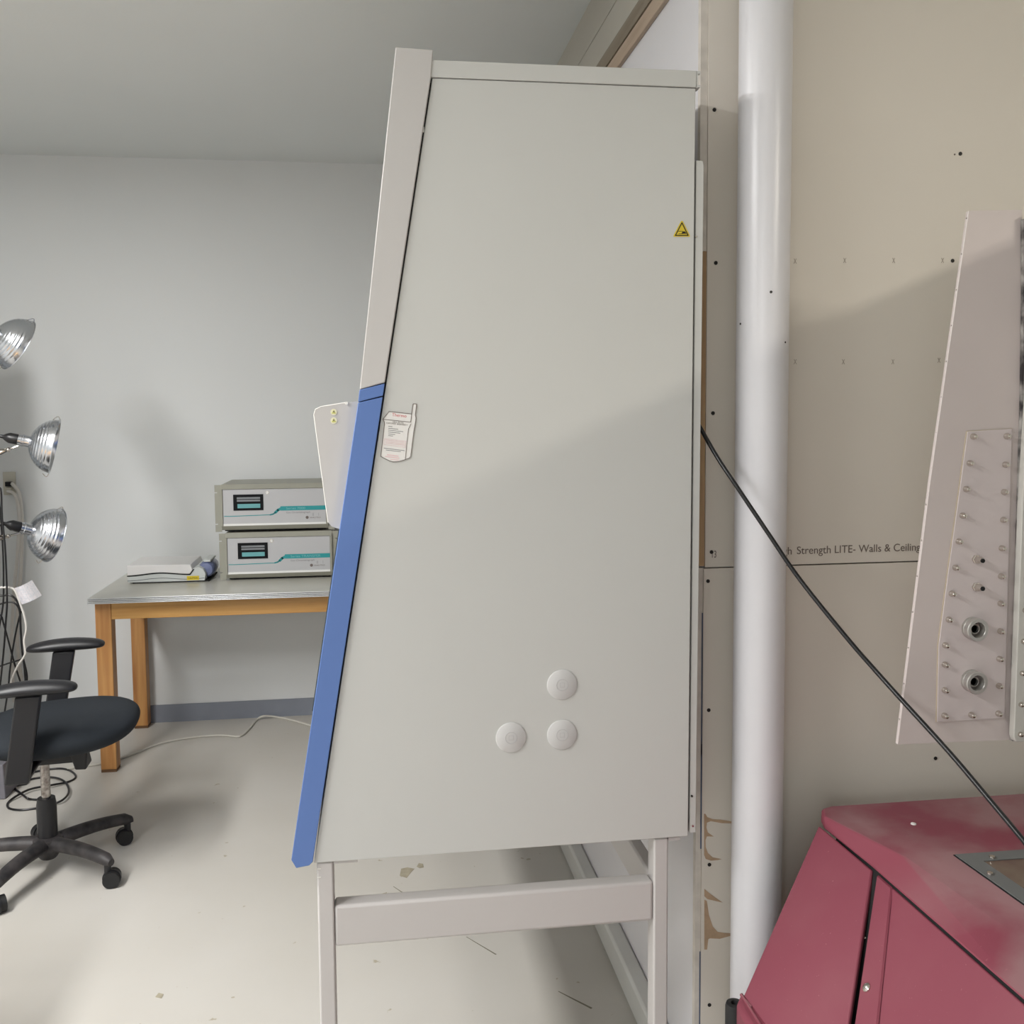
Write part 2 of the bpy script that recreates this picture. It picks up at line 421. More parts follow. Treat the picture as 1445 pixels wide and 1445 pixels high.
for px, py in ((1008, 155), (1010, 371), (1006, 583), (1004, 779), (999, 820), (1000, 1002), (1001, 1220), (1001, 1418), (1355, 217), (1344, 368), (1320, 1070)):
    p = at(px, py, WY)
    MB().cyl((p.x, WY-0.0012, p.z), (p.x, WY+0.001, p.z), 0.0042, seg=12).build('screw_head', M['screw'], wd)
p = at(1347, 218, WY); MB().cyl((p.x, WY-0.0008, p.z), (p.x, WY+0.001, p.z), 0.002, seg=8).build('screw_head', M['ink'], wd)
for px, py in ((1120, 372), (1190, 371), (1259, 371), (1328, 371), (1120, 514), (1188, 514), (1258, 514), (1323, 512)):
    p = at(px, py, WY-0.0005)
    text('printed_mark', 'X', p, 0.016, M['inkf'], wd, 0.6)
p0 = at(1102, 782, WY-0.0005); p1 = at(1303, 776, WY-0.0005)
tx = text('printed_text', 'High Strength LITE- Walls & Ceilings', (0, 0, 0), 0.0245, M['ink'], wd, 0.72, keep=True)
bpy.context.view_layer.update()
wtx = tx.dimensions.x
a0 = at(1124, 782, WY-0.0006)
want = (at(1303, 776, WY).x-a0.x)
# the word "Strength" starts at a0; the rest of the line runs on behind the pillar to the left
tx.data.body = 'Strength LITE- Walls & Ceilings'
bpy.context.view_layer.update()
k = want/tx.dimensions.x
tx.scale = (tx.scale.x*k, 1, 1); tx.location = a0-WORLD[wd.as_pointer()]
tx = text_mesh(tx)
t2 = text('printed_text', 'High', at(1118, 782.4, WY-0.0006), 0.0245, M['ink'], wd, tx.scale.x, align='RIGHT')
text('printed_text', '13', at(1003, 787, WY-0.0006), 0.022, M['ink'], wd, 0.62)
def torn(pts, name='torn_paper'):
    q = []
    for x, y in pts:
        p = at(985+x/7.23, 1140+y/7.23, WY-0.0002); q.append(p)
    MB().prism(q, (0, -0.0006, 0)).build(name, M['torn'], wd)
torn([(75, 60), (95, 95), (150, 115), (230, 120), (355, 140), (400, 150), (400, 165), (358, 158), (240, 155), (130, 135), (90, 150), (85, 200), (100, 250), (160, 292), (90, 290), (75, 330), (78, 400), (100, 460), (150, 505), (240, 522), (200, 532), (130, 538), (78, 520), (62, 480), (62, 60)])
torn([(64, 825), (110, 865), (170, 910), (250, 965), (180, 950), (95, 930), (64, 900)])
torn([(64, 935), (90, 950), (110, 1090), (150, 1210), (200, 1265), (270, 1275), (355, 1280), (400, 1285), (400, 1300), (350, 1300), (220, 1335), (120, 1330), (104, 1340), (92, 1445), (64, 1445)])

# floor marks
def fpoly(pts, name, m, lb):
    lab(MB().prism([flr(x, y, 0.0003) for x, y in pts], (0, 0, 0.0005)).build(name, m, fl), lb)
fpoly([(564, 1236), (566, 1226), (575, 1224), (585, 1226), (580, 1231), (574, 1239)], 'stain', M['stain'], 'bare patch in the floor paint')
fpoly([(588, 1223), (591, 1218), (597, 1219), (598, 1224), (592, 1225)], 'stain', M['stain'], 'small bare patch in the floor paint')
fpoly([(537, 1268), (540, 1261), (546, 1259), (545, 1266)], 'stain', M['stain'], 'small bare patch in the floor paint')
fpoly([(219, 1407), (224, 1401), (231, 1403), (228, 1409)], 'stain', M['stain'], 'small bare patch in the floor paint')
def fline(a, b, w):
    A, B = flr(*a, 0.0003), flr(*b, 0.0003); d = (B-A).normalized(); n = Vector((-d.y, d.x, 0))*w/2
    lab(MB().prism([A-n*0.4, B-n, B+n, A+n*0.4], (0, 0, 0.0005)).build('crack', M['crack'], fl), 'hairline crack in the floor paint')
fline((555, 1251), (584, 1270), 0.005); fline((658, 1322), (700, 1347), 0.004); fline((788, 1399), (835, 1423), 0.006)

# ------------------------------------------------------------------ biosafety cabinet
CYF = 1.85; CYB = 3.66
cab = thing('biosafety_cabinet', 'tall beige biosafety cabinet with sloped front and blue edge, raised on a steel stand', 'safety cabinet', (0.25, 2.7, EYE-0.879))
def xz(pts, Y): return [V(x, Y, z+EYE) for x, z in pts]
body = [(0.1225, 0.6275), (0.6365, 0.6275), (0.630, -0.8775), (-0.1295, -0.8785)]
MB().prism(xz(body, CYF), (0, CYB-CYF, 0)).build('body', M['cab'], cab, bevel=0.0015)
MB().prism(xz([(0.118, 0.6285), (0.637, 0.6285), (0.6375, 0.6600), (0.118, 0.6595)], CYF-0.003), (0, CYB-CYF+0.006, 0)).build('top_cover', M['cab'], cab, bevel=0.001)
lab(MB().box(0.6376, 0.6405, CYF-0.003, CYF+0.02, EYE+0.630, EYE+0.658).box(0.6376, 0.6445, CYF-0.004, CYF+0.02, EYE+0.654, EYE+0.659).box(0.6376, 0.6445, CYF-0.004, CYF+0.02, EYE+0.628, EYE+0.632).build('cover_clip', M['cab'], cab), 'small folded lip at the rear of the cover')
lab(MB().box(0.130, 0.146, CYF+0.01, CYF+0.03, EYE+0.6605, EYE+0.663).build('gasket_end', M['black'], cab), 'black gasket end on top')
# front fascia (beige) and blue lower frame
lab(MB().prism(xz([(0.115, 0.62), (0.121, 0.62), (-0.133, -0.872), (-0.139, -0.872)], CYF+0.004), (0, CYB-CYF-0.008, 0)).build('joint', M['black'], cab), 'black filler strip in the gap between side and front')  # dark filler set between side and front
MB().prism(xz([(0.0545, 0.679), (0.1245, 0.6775), (0.1195, 0.626), (0.0242, 0.0575), (-0.0235, 0.0445)], CYF-0.006), (0, CYB-CYF+0.012, 0)).build('front_fascia', M['cab2'], cab, bevel=0.002)
lab(MB().prism(xz([(0.060, 0.6792), (0.120, 0.6782), (0.120, 0.6795), (0.060, 0.6805)], CYF+0.01), (0, 1.7, 0)).build('fascia_top', M['gap'], cab), 'vent slots on top')
MB().prism(xz([(-0.0238, 0.0437), (0.0238, 0.0555), (0.0202, 0.0326), (-0.0268, 0.0210)], CYF-0.007), (0, CYB-CYF+0.014, 0)).build('blue_end_cap', M['blue'], cab, bevel=0.0012)
blu = MB().prism(xz([(-0.0272, 0.0193), (0.0198, 0.0304), (-0.1310, -0.8725), (-0.1380, -0.8795), (-0.1630, -0.8830), (-0.1720, -0.8660)], CYF-0.007), (0, CYB-CYF+0.014, 0)).build('blue_frame', M['blue'], cab, bevel=0.0012)
# glass sash on the sloping front (seen only edge-on from the camera)
f0, f1 = V(-0.0272, 0, EYE+0.0193), V(-0.1720, 0, EYE-0.8660)
fn = V(-(f0.z-f1.z), 0, f0.x-f1.x).normalized()
def fpt(t, Y): q = f0.lerp(f1, t); return V(q.x, Y, q.z)+fn*0.0005
lab(MB().prism([fpt(0.06, CYF+0.08), fpt(0.70, CYF+0.08), fpt(0.70, CYB-0.08), fpt(0.06, CYB-0.08)], fn*0.003).build('sash_glass', M['sash'], cab), 'dark glass sash')
# side wing of the sash
wing = [(443, 585), (445, 578), (453, 574), (487, 568.5), (505, 566), (486, 749), (474, 745), (468, 743), (463, 737)]
w3 = [at(x, y, CYF+0.012) for x, y in wing]
wg = MB().prism(w3, (0, 0.006, 0)).build('sash_wing', M['cab2'], cab)
e = MB().tube([at(x, y, CYF+0.013) for x, y in wing[-2::-1][::-1][0:0]] or [at(x, y, CYF+0.014) for x, y in ((463.5, 737), (443.5, 585), (445.5, 578), (453, 574.3), (487, 568.8))], 0.0016, seg=6, sub=1)
lab(e.build('wing_edge_highlight', M['cabedge'], wg, smooth=True), 'white edge with its highlight in the colour')  # white tube carries the highlight along the wing edge
p = at(489, 569, CYF+0.012); lab(MB().cyl((p.x, CYF+0.008, p.z), (p.x, CYF+0.02, p.z), 0.003, seg=12).build('pin', M['cabedge'], wg, smooth=True), 'white pin at the top edge')
for px, py in ((471, 581.5), (471, 593.5)):
    c = at(px, py, CYF+0.0115)
    s = MB().cyl((c.x, c.y, c.z), (c.x, c.y-0.0006, c.z), 0.0062, seg=20).build('warning_dot', M['cream'], wg)
    MB().prism([V(c.x-0.0042, c.y-0.0007, c.z-0.003), V(c.x+0.0042, c.y-0.0007, c.z-0.003), V(c.x, c.y-0.0007, c.z+0.0046)], (0, -0.0004, 0)).build('triangle', M['yelf'], s)
    MB().cyl((c.x, c.y-0.0011, c.z+0.0008), (c.x, c.y-0.0014, c.z+0.0008), 0.0014, seg=10).build('symbol', M['outl'], s)
# label with service notice
k = 14.457
def lp(x, y, d=0.0004): return at(530+x/k, 560+y/k, CYF-d)
outer = [(150, 455), (275, 298), (735, 350), (762, 150), (775, 142), (830, 145), (836, 160), (808, 370), (824, 430), (815, 500), (780, 700), (715, 1210), (690, 1248), (590, 1285), (470, 1320), (360, 1325), (280, 1305), (105, 1215), (180, 560), (178, 515)]
ls = lab(MB().prism([lp(*q) for q in outer], (0, -0.0006, 0)).build('label_sticker', M['paper'], cab), 'white notice label with red heading')
MB().ribbon([lp(*q, 0.0011) for q in outer+outer[:1]], 0.0011).ribbon([lp(*q, 0.0011) for q in ((155, 458), (440, 487), (716, 516), (735, 350))], 0.0010).ribbon([lp(*q, 0.0011) for q in ((722, 552), (672, 650), (640, 920), (605, 1282))], 0.0009).build('printed_outline', M['outl'], ls)
sl = -0.125
text('heading', 'Thermo', lp(330, 392, 0.0011), 0.0088, M['red'], ls, 0.97, roll=0.115)
text('title', 'HEPA FILTER', lp(340, 522, 0.0011), 0.0037, M['outl'], ls, 1.05, roll=0.115)
text('title', 'CERTIFIED BIOSAFETY', lp(215, 545, 0.0011), 0.0038, M['outl'], ls, 1.1, roll=0.115)
lines = MB()
for y, x1 in ((600, 340), (640, 455), (678, 560), (715, 500), (755, 395), (790, 350)):
    x0 = 262
    lines.ribbon([lp(x0, y, 0.0011), lp(x1, y+(x1-x0)*0.11, 0.0011)], 0.0010, t=0.0003)
lines.ribbon([lp(170, 1045, 0.0011), lp(590, 1098, 0.0011)], 0.0010, t=0.0003).ribbon([lp(215, 1085, 0.0011), lp(510, 1118, 0.0011)], 0.0010, t=0.0003)
lab(lines.build('printed_lines', M['txt'], ls), 'grey lines of small print')
rb = [(180, 852), (618, 905), (605, 1030), (170, 972)]
rl = MB().ribbon([lp(*q, 0.0011) for q in rb+rb[:1]], 0.0007, t=0.0003)
for dy in (28, 60, 88): rl.ribbon([lp(205, 852+dy, 0.0011), lp(590, 900+dy, 0.0011)], 0.0010, t=0.0003)
rl.ribbon([lp(240, 1180, 0.0011), lp(460, 1210, 0.0011)], 0.0018, t=0.0003).ribbon([lp(200, 1215, 0.0011), lp(480, 1250, 0.0011)], 0.0018, t=0.0003).ribbon([lp(300, 1275, 0.0011), lp(470, 1290, 0.0011)], 0.0014, t=0.0003)
lab(rl.build('red_lines', M['redf'], ls), 'pale red print')
# yellow triangle
k2 = 24.08
def tp(x, y, d): return at(940+x/k2, 300+y/k2, CYF-d)
tri = MB().prism([tp(250, 820, 0.0004), tp(805, 820, 0.0004), tp(800, 770, 0.0004), tp(560, 285, 0.0004), tp(510, 285, 0.0004), tp(255, 770, 0.0004)], (0, -0.0005, 0)).build('warning_triangle', M['yel'], cab)
lab(tri, 'yellow and black warning triangle')
MB().ribbon([tp(315, 775, 0.001), tp(745, 775, 0.001), tp(535, 345, 0.001), tp(315, 775, 0.001)], 0.0018).build('black_border', M['tblack'], tri)
MB().prism([tp(515, 720, 0.001), tp(560, 640, 0.001), tp(640, 640, 0.001), tp(690, 715, 0.001)], (0, -0.0004, 0)).ribbon([tp(370, 635, 0.001), tp(560, 635, 0.001)], 0.0008).ribbon([tp(430, 720, 0.001), tp(560, 715, 0.001)], 0.0008).build('symbol', M['tblack'], tri)
# port plugs
for px, py in ((793, 966), (721, 1040.5), (793, 1036.5)):
    c = at(px, py, CYF)
    s = MB().lathe([(0.0305, 0), (0.0305, 0.0018), (0.0285, 0.0032), (0.001, 0.0032)], (c.x, CYF, c.z), (0, -1, 0), 48).build('port_plug', M['cap'], cab, smooth=True)
    MB().lathe([(0.0119, 0.0), (0.0119, 0.0008), (0.0112, 0.0008), (0.0112, 0.0)], (c.x, CYF-0.0030, c.z), (0, -1, 0), 32, cap=False).build('plug_ring', M['capm'], s)
    # squared centre mark
    q = [(c.x+0.0062*math.cos(a)*(1 if abs(math.cos(a)) < .8 else .93), CYF-0.0033, c.z+0.0062*math.sin(a)) for a in [math.pi/4+i*math.pi/2 for i in range(5)]]
    MB().ribbon([V(*r) for r in q], 0.0006, t=0.0003).build('plug_mark', M['capm'], s)
# rear edge strip
rs = MB().prism(xz([(0.6345, -0.872), (0.6475, -0.872), (0.6555, 0.480), (0.6530, 0.490), (0.6400, 0.491)], CYF+0.004), (0, CYB-CYF-0.02, 0)).build('rear_panel', M['cab'], cab, bevel=0.0008)
for px, py in ((982, 334), (976, 1123), (977, 1165)):
    c = at(px, py, CYF+0.004); MB().cyl((c.x, CYF+0.001, c.z), (c.x, CYF+0.006, c.z), 0.0022, seg=12).build('screw', M['steel'] if py != 1123 else M['screw'], rs)
c = at(597, 183, CYF); MB().box(c.x-0.002, c.x+0.002, CYF-0.0012, CYF+0.001, c.z-0.005, c.z+0.005).build('clip', M['cab'], cab)
# stand
st = thing('cabinet_stand', 'beige square-tube steel stand carrying the tall safety cabinet', 'stand', (0.23, 2.7, 0))
TOPZ = EYE-0.8795
legx = ((-0.1245, -0.0925), (0.5585, 0.5895))
for y0 in (CYF+0.004, CYB-0.05):
    for i, (a, b) in enumerate(legx):
        MB().box(a, b, y0, y0+0.045, 0.02, TOPZ-0.001).build('leg', M['stand'], st, bevel=0.004, seg=3)
        MB().cyl(((a+b)/2, y0+0.0225, 0), ((a+b)/2, y0+0.0225, 0.019), 0.018).build('foot', M['dark'], st, smooth=True)
for y0 in (CYF+0.006, CYB-0.048):
    MB().box(-0.0922, 0.5582, y0, y0+0.040, EYE-1.056, EYE-0.972).build('side_beam', M['stand'], st, bevel=0.006, seg=3)
MB().box(0.5595, 0.5885, CYF+0.05, CYB-0.051, EYE-1.056, EYE-0.972).build('rear_beam', M['stand'], st, bevel=0.005)
lab(MB().box(-0.0915, -0.045, CYF+0.006, CYF+0.05, TOPZ-0.006, TOPZ-0.001).build('mount_plate', M['stand'], st), 'thin welded mounting plate')
MB().box(0.590, 0.615, CYF+0.006, CYF+0.05, TOPZ-0.007, TOPZ-0.001).build('mount_plate', M['stand'], st)
for px0, py0 in ((450, 1226), (450, 1238)):
    c = at(px0, py0, CYF+0.0035); MB().box(c.x-0.003, c.x+0.004, CYF+0.0030, CYF+0.0045, c.z-0.0008, c.z+0.0008).build('scratch', M['cabedge'], st)
lab(MB().box(0.5588, 0.5592, CYF+0.01, CYF+0.04, 0.9, 0.9005).build('weld_mark', M['gap'], st), 'weld mark')

# ------------------------------------------------------------------ pillar
pl = thing('steel_pillar', 'round white glossy steel pillar in front of the drywall partition', 'pillar', (0.806, 1.915, 0))
MB().cyl((0.806, 1.915, 0.0), (0.806, 1.915, CEIL-0.001), 0.0535, seg=64).build('post', M['pillar'], pl, smooth=True)
for px, py, r in ((1088, 412, 0.0028), (1045, 457, 0.0022), (1108, 483, 0.002)):
    a = ray(px, py); # point on the cylinder surface
    dx, dy = a.x, a.y
    A = dx*dx+dy*dy; B = -2*(dx*0.806+dy*1.915); Cc = 0.806**2+1.915**2-0.0535**2
    disc = max(B*B-4*A*Cc, 0); tt = (-B-math.sqrt(disc))/(2*A); q = a*tt
    n = Vector((q.x-0.806, q.y-1.915, 0)).normalized(); q.z += EYE
    MB().cyl(q-n*0.001, q+n*0.0008, r, seg=12).build('hole', M['screw'], pl)
# ------------------------------------------------------------------ cable from the cabinet to the machine
cord = [at(x, y, Y) for x, y, Y in ((978, 586, 1.93), (985, 598, 1.90), (1012, 645, 1.86), (1040, 687, 1.82), (1087, 757, 1.78), (1118, 803, 1.75), (1150, 845, 1.71), (1200, 906, 1.65), (1235, 946, 1.61), (1270, 985, 1.56), (1340, 1062, 1.46), (1400, 1133, 1.37), (1445, 1187, 1.30), (1500, 1255, 1.22))]
cord += [V(1.115, 1.12, 0.80), V(1.17, 1.05, 0.779), V(1.26, 0.98, 0.776)]
tag(MB().tube(cord, 0.0043, seg=12, sub=6).build('power_cable', M['cordb'], smooth=True), 'long black cable hanging from the cabinet rear past the pillar to the maroon machine', 'cable')

# ------------------------------------------------------------------ maroon machine
mc = thing('floor_machine', 'scuffed maroon plastic machine with sloping sides and a framed window in its lid', 'machine', (1.2, 1.2, 0))
ZT = EYE-0.831
top = [(0.915, 1.838), (0.899, 1.80), (0.969, 1.608), (0.995, 1.319), (1.03, 0.95), (1.045, 0.62), (1.72, 0.62), (1.72, 1.845), (0.94, 1.848)]
bot = [(0.912, 1.838), (0.903, 1.80), (0.914, 1.638), (0.922, 1.215), (0.925, 0.95), (0.93, 0.60), (1.74, 0.60), (1.74, 1.848), (0.94, 1.848)]
zt = [0, 0, 0, 0, 0, 0, 0, 0, 0]
MB().hull2([V(x, y, ZT) for x, y in top], [V(x, y, ZT-0.030) for x, y in bot]).build('lid', M['maroond'], mc, bevel=0.006, seg=3)
# sloped rear and front side panels
def panel(a, b, c, d, name, t=0.01):
    a, b, c, d = map(Vector, (a, b, c, d))
    n = (b-a).cross(d-a).normalized()
    if n.x > 0: n = -n
    MBo = MB().hull2([a, b, c, d], [p-n*t for p in (a, b, c, d)])
    return MBo.build(name, M['maroon'], mc, bevel=0.003)
E_ = EYE
def ext(p, q, z):
    p, q = Vector(p), Vector(q); t = (z-p.z)/(q.z-p.z); return p+(q-p)*t
ZB = E_-1.120
A0 = at(1155, 1165, 1.80); B0 = at(1230.5, 1228, 1.640); C0 = ext(B0, at(1197, 1445, 1.453), ZB); D0 = ext(A0, at(1058, 1385, 1.69), ZB)
panel(A0, B0, C0, D0, 'side_panel')
FA = B0+V(0.002, -0.016, 0.0); FB = V(0.930, 0.62, E_-0.863); FD = C0+V(0.002, -0.016, 0.0); FC = V(0.735, 0.60, ZB)
fp = panel(FA, FB, FC, FD, 'side_panel')
# raised strip on the front panel
n = (FB-FA).cross(FD-FA).normalized()
if n.x > 0: n = -n
def onp(t, s):  # t along depth from the joint, s down
    return FA.lerp(FD, s)+(FB-FA).normalized()*t
stp = MB().hull2([onp(0.004, 0.0), onp(0.052, 0.0), onp(0.075, 1.0), onp(0.004, 1.0)], [q+n*0.003 for q in (onp(0.004, 0.01), onp(0.049, 0.01), onp(0.071, 0.99), onp(0.004, 0.99))])
lab(stp.build('mounting_strip', M['maroon'], fp), 'paler raised strip beside the joint')
c = onp(0.022, 0.47)+n*0.003
MB().lathe([(0.0082, 0), (0.0080, 0.002), (0.005, 0.0045), (0.0005, 0.005)], c, n, 24).build('screw', M['steel'], fp, smooth=True)
# inner body and lower skirt
MB().hull2([V(0.925, 1.785, E_-0.862), V(0.955, 0.63, E_-0.858), V(1.70, 0.63, E_-0.858), V(1.70, 1.80, E_-0.858)],
           [V(0.735, 1.64, E_-1.118), V(0.770, 0.63, E_-1.118), V(1.70, 0.63, E_-1.118), V(1.70, 1.80, E_-1.118)]).build('inner_body', M['black'], mc)
sk = [(0.662, 1.640), (0.666, 1.668), (0.680, 1.688), (0.705, 1.698), (0.80, 1.80), (1.72, 1.83), (1.72, 0.60), (0.662, 0.58)]
MB().prism([V(x, y, E_-1.1205) for x, y in sk], (0, 0, -0.065)).build('skirt', M['maroon'], mc, bevel=0.010, seg=3)
MB().tube([V(0.682, 0.60, E_-1.121), V(0.682, 1.60, E_-1.121), V(0.686, 1.645, E_-1.121), V(0.705, 1.668, E_-1.121)], 0.0035, seg=8, sub=3).build('skirt_bead', M['maroond'], mc, smooth=True)
MB().box(0.70, 1.70, 0.64, 1.66, 0.12, E_-1.186).build('lower_body', M['maroon'], mc, bevel=0.02)
for x, y in ((0.80, 0.75), (0.80, 1.50), (1.60, 0.75), (1.60, 1.50)):
    MB().cyl((x-0.025, y, 0.06), (x+0.025, y, 0.06), 0.06, seg=28).box(x-0.008, x+0.008, y-0.02, y+0.02, 0.06, 0.125).build('caster', M['dark'], mc, smooth=True)
c = at(1039, 1420, 1.705)
MB().lathe([(0.0175, -0.11), (0.0185, -0.10), (0.0185, -0.004), (0.0165, 0.002), (0.008, 0.003), (0.007, -0.004), (0.001, -0.004)], (c.x, 1.712, c.z), (0, 0, 1), 32).build('bumper_roller', M['dark'], mc, smooth=True)
MB().box(c.x, 0.73, 1.690, 1.705, c.z-0.125, c.z-0.112).build('roller_bracket', M['dark'], mc)
# window in the lid
wf = [at(1345, 1208, 1.0)]
def wq(z): return [V(1.060, 1.597, z), V(1.085, 1.0, z), V(1.52, 1.0, z), V(1.52, 1.592, z)]
def inset(q, a, b): return [q[0]+V(a, -b, 0), q[1]+V(a, b, 0), q[2]+V(-a, b, 0), q[3]+V(-a, -b, 0)]
z0 = ZT+0.0005
o, i_ = wq(z0), inset(wq(z0), 0.034, 0.032)
fr = MB()
for k_ in range(4):
    l = (k_+1) % 4
    fr.prism([o[k_], o[l], i_[l], i_[k_]], (0, 0, 0.003))
wf = fr.build('window_frame', M['frame'], mc)
g = MB()
q = [p+V(-0.003, 0.003, 0) if j == 0 else p+V(-0.003, -0.003, 0) if j == 1 else p+V(0.003, -0.003, 0) if j == 2 else p+V(0.003, 0.003, 0) for j, p in enumerate(wq(ZT+0.0002))]
lab(g.prism(q, (0, 0, 0.001)).build('frame_gap', M['black'], mc), 'black gap round the window frame')
lab(MB().prism(inset(wq(ZT+0.0014), 0.030, 0.028), (0, 0, 0.0006)).build('window_pane', M['panerefl'], mc), 'window pane with tan tone and maroon reflection in its colour')
for px, py in ((1400, 1210), (1397, 1233)):
    c = flr(px, py, ZT+0.004)
    MB().lathe([(0.0055, 0), (0.005, 0.003), (0.001, 0.0045)], c, (0, 0, 1), 16).build('screw', M['steel'], wf, smooth=True)
c = flr(1289, 1163, ZT)
lab(MB().lathe([(0.0055, 0), (0.005, 0.002), (0.001, 0.003)], c, (0, 0, 1), 12).build('paint_chip', M['paper'], mc), 'small white chip on the lid')
lab(MB().cyl(onp(-0.012, 0.30)-n*0.004, onp(-0.012, 0.30)-n*0.003, 0.002, seg=8).build('rivet', M['steel'], mc), 'small rivet')

# ------------------------------------------------------------------ glove box end seen at the right edge
GY = 1.60
gbx = thing('glove_box', 'white panelled glove box end with bolted plate and two ring ports, above the maroon machine', 'glove box', (1.3, 1.4, ZT+0.004))
ep = [(1367.5, 297.5), (1442, 296), (1446, 560), (1437, 708), (1425, 1044), (1267, 1050.5), (1313, 680)]
epn = MB().prism([at(x, y, GY) for x, y in ep], (0, 0.008, 0)).build('end_panel', M['gb'], gbx)
lab(MB().tube([at(1367.3, 298, GY+0.002), at(1313, 680, GY+0.002), at(1267.2, 1050, GY+0.002)], 0.0014, seg=6, sub=1).build('panel_edge', M['cabedge'], epn), 'pale cut edge of the panel')
for i in range(15):
    y = 308+i*50.5
    x = 1367.5-(y-298)*0.1415 if y < 680 else 1313-(y-680)*0.1245
    p = at(x, y, GY+0.004); MB().cyl((p.x-0.003, p.y, p.z), (p.x+0.001, p.y, p.z), 0.0016, seg=8).build('edge_screw', M['steel'], epn)
ap = [(1364, 609), (1427, 604.5), (1423, 760), (1416.5, 1013), (1321, 1018.5), (1323.4, 910), (1336.4, 810), (1354.4, 680)]
apn = MB().prism([at(x, y, GY-0.0002) for x, y in ap], (0, -0.003, 0)).build('access_plate', M['gbp'], gbx, bevel=0.001)
lab(MB().tube([at(x, y, GY-0.001) for x, y in ap+ap[:1]], 0.0012, seg=6, sub=1).build('sealant_bead', M['gbedge'], apn), 'yellowed sealant bead round the plate')
nuts = [(1373.8, 616.6), (1368.8, 654), (1363.6, 690.5), (1358.6, 728), (1353.3, 764.5), (1348.6, 801.3), (1343.6, 838), (1339.2, 874.5), (1334.2, 910.7), (1333.6, 938), (1333.6, 974), (1333, 1010), (1371, 1009), (1421, 616), (1419, 656), (1417.3, 694.7), (1416, 734), (1414, 774), (1413, 813.5), (1412.3, 852), (1412, 891), (1410.6, 930), (1410, 968), (1409, 1007)]
nut = None
for x, y in nuts:
    p = at(x-1, y-0.5, GY-0.0034)
    if nut is None:
        nut = MB().lathe([(0.0055, 0), (0.0055, 0.0035), (0.0048, 0.0045), (0.0046, 0.0075), (0.0034, 0.0105), (0.0005, 0.0118)], (0, 0, 0), (0, -1, 0), 20).build('acorn_nut', M['steel'], None, smooth=True)
        nut.location = (0, 0, 0); nut.parent = apn
        o_ = nut
    else:
        o_ = nut.copy(); COL.objects.link(o_); o_.parent = apn
    o_.location = p-WORLD[apn.as_pointer()]+Vector((0, -0.0, 0))
    me = o_.data
# nut mesh was re-based: shift so that its foot sits on the plate
mn = min(v.co.y for v in nut.data.vertices); mx_ = max(v.co.y for v in nut.data.vertices)
zc = (min(v.co.z for v in nut.data.vertices)+max(v.co.z for v in nut.data.vertices))/2
nut.data.transform(Matrix.Translation((0, -mx_, -zc)))
for bx, by in ((1371, 886), (1370, 960)):
    p = at(bx, by, GY-0.003)
    s = MB().lathe([(0.0205, 0), (0.0205, 0.006), (0.0195, 0.0065), (0.0195, 0.010), (0.0208, 0.011), (0.0208, 0.019), (0.0198, 0.020), (0.0145, 0.020), (0.0138, 0.019), (0.0138, 0.004), (0.0005, 0.004)], (p.x, GY-0.003, p.z), (0, -1, 0), 48).build('ring_port', M['ring'], gbx, smooth=True)
    MB().lathe([(0.0134, 0), (0.0134, 0.001), (0.0005, 0.001)], (p.x, GY-0.0072, p.z), (0, -1, 0), 32).build('port_floor', M['dhole'], s)
    MB().lathe([(0.0095, 0), (0.0095, 0.004), (0.0075, 0.005), (0.007, 0)], (p.x, GY-0.0083, p.z), (0, -1, 0), 32).build('port_core', M['ring'], s, smooth=True)
for bx, by in ((1377, 789), (1377, 828)):
    p = at(bx, by, GY-0.003)
    s = MB().lathe([(0.0085, 0), (0.0085, 0.004), (0.0072, 0.005), (0.0072, 0.012), (0.0055, 0.018), (0.0050, 0.020), (0.0005, 0.020)], (p.x, GY-0.003, p.z), (0, -1, 0), 6).build('hose_fitting', M['steel'], gbx)
    MB().cyl((p.x, GY-0.0231, p.z), (p.x, GY-0.0245, p.z), 0.0038, seg=16).build('fitting_hole', M['black'], s)
# mottled seal and front flange, body continues out of frame toward the viewer's right
lab(MB().prism([at(x, y, GY-0.0005) for x, y in ((1440, 310), (1460, 310), (1460, 560), (1439, 1043), (1424.5, 1044), (1431, 860), (1434.5, 700), (1438.5, 560), (1440.5, 420))], (0, -0.008, 0)).build('seal', M['foam'], gbx), 'mottled grey and black seal strip')
fz = 1.576
fl_ = [(1452, 560), (1443, 708), (1431, 1040), (1434, 1047), (1510, 1049), (1510, 300), (1455, 300)]
MB().prism([at(x, y, fz) for x, y in fl_], (0, 0.015, 0)).build('front_flange', M['gbf'], gbx, bevel=0.0015)
for x, y in ((1450, 773), (1448, 816), (1446, 861), (1444, 905), (1442, 950), (1440.5, 994), (1439.5, 1036)):
    p = at(x, y, fz)
    MB().lathe([(0.005, 0), (0.005, 0.003), (0.0035, 0.006), (0.0005, 0.007)], (p.x, fz-0.0002, p.z), (0, -1, 0), 16).build('bolt', M['steel'], gbx, smooth=True)
MB().box(1.32, 1.68, 1.27, 1.5745, EYE-0.60, EYE+0.33).build('chamber', M['gbf'], gbx, bevel=0.01)
for x in (1.33, 1.63):
    for y in (1.285, 1.52):
        MB().box(x, x+0.04, y, y+0.04, ZT+0.005, EYE-0.6005).build('leg', M['steel'], gbx)
for z in (EYE-0.32, EYE+0.05):
    MB().lathe([(0.11, 0), (0.11, 0.02), (0.095, 0.022), (0.085, 0.004), (0.001, 0.004)], (1.50, 1.2695, z), (0, -1, 0), 40).build('glove_ring', M['dark'], gbx, smooth=True)

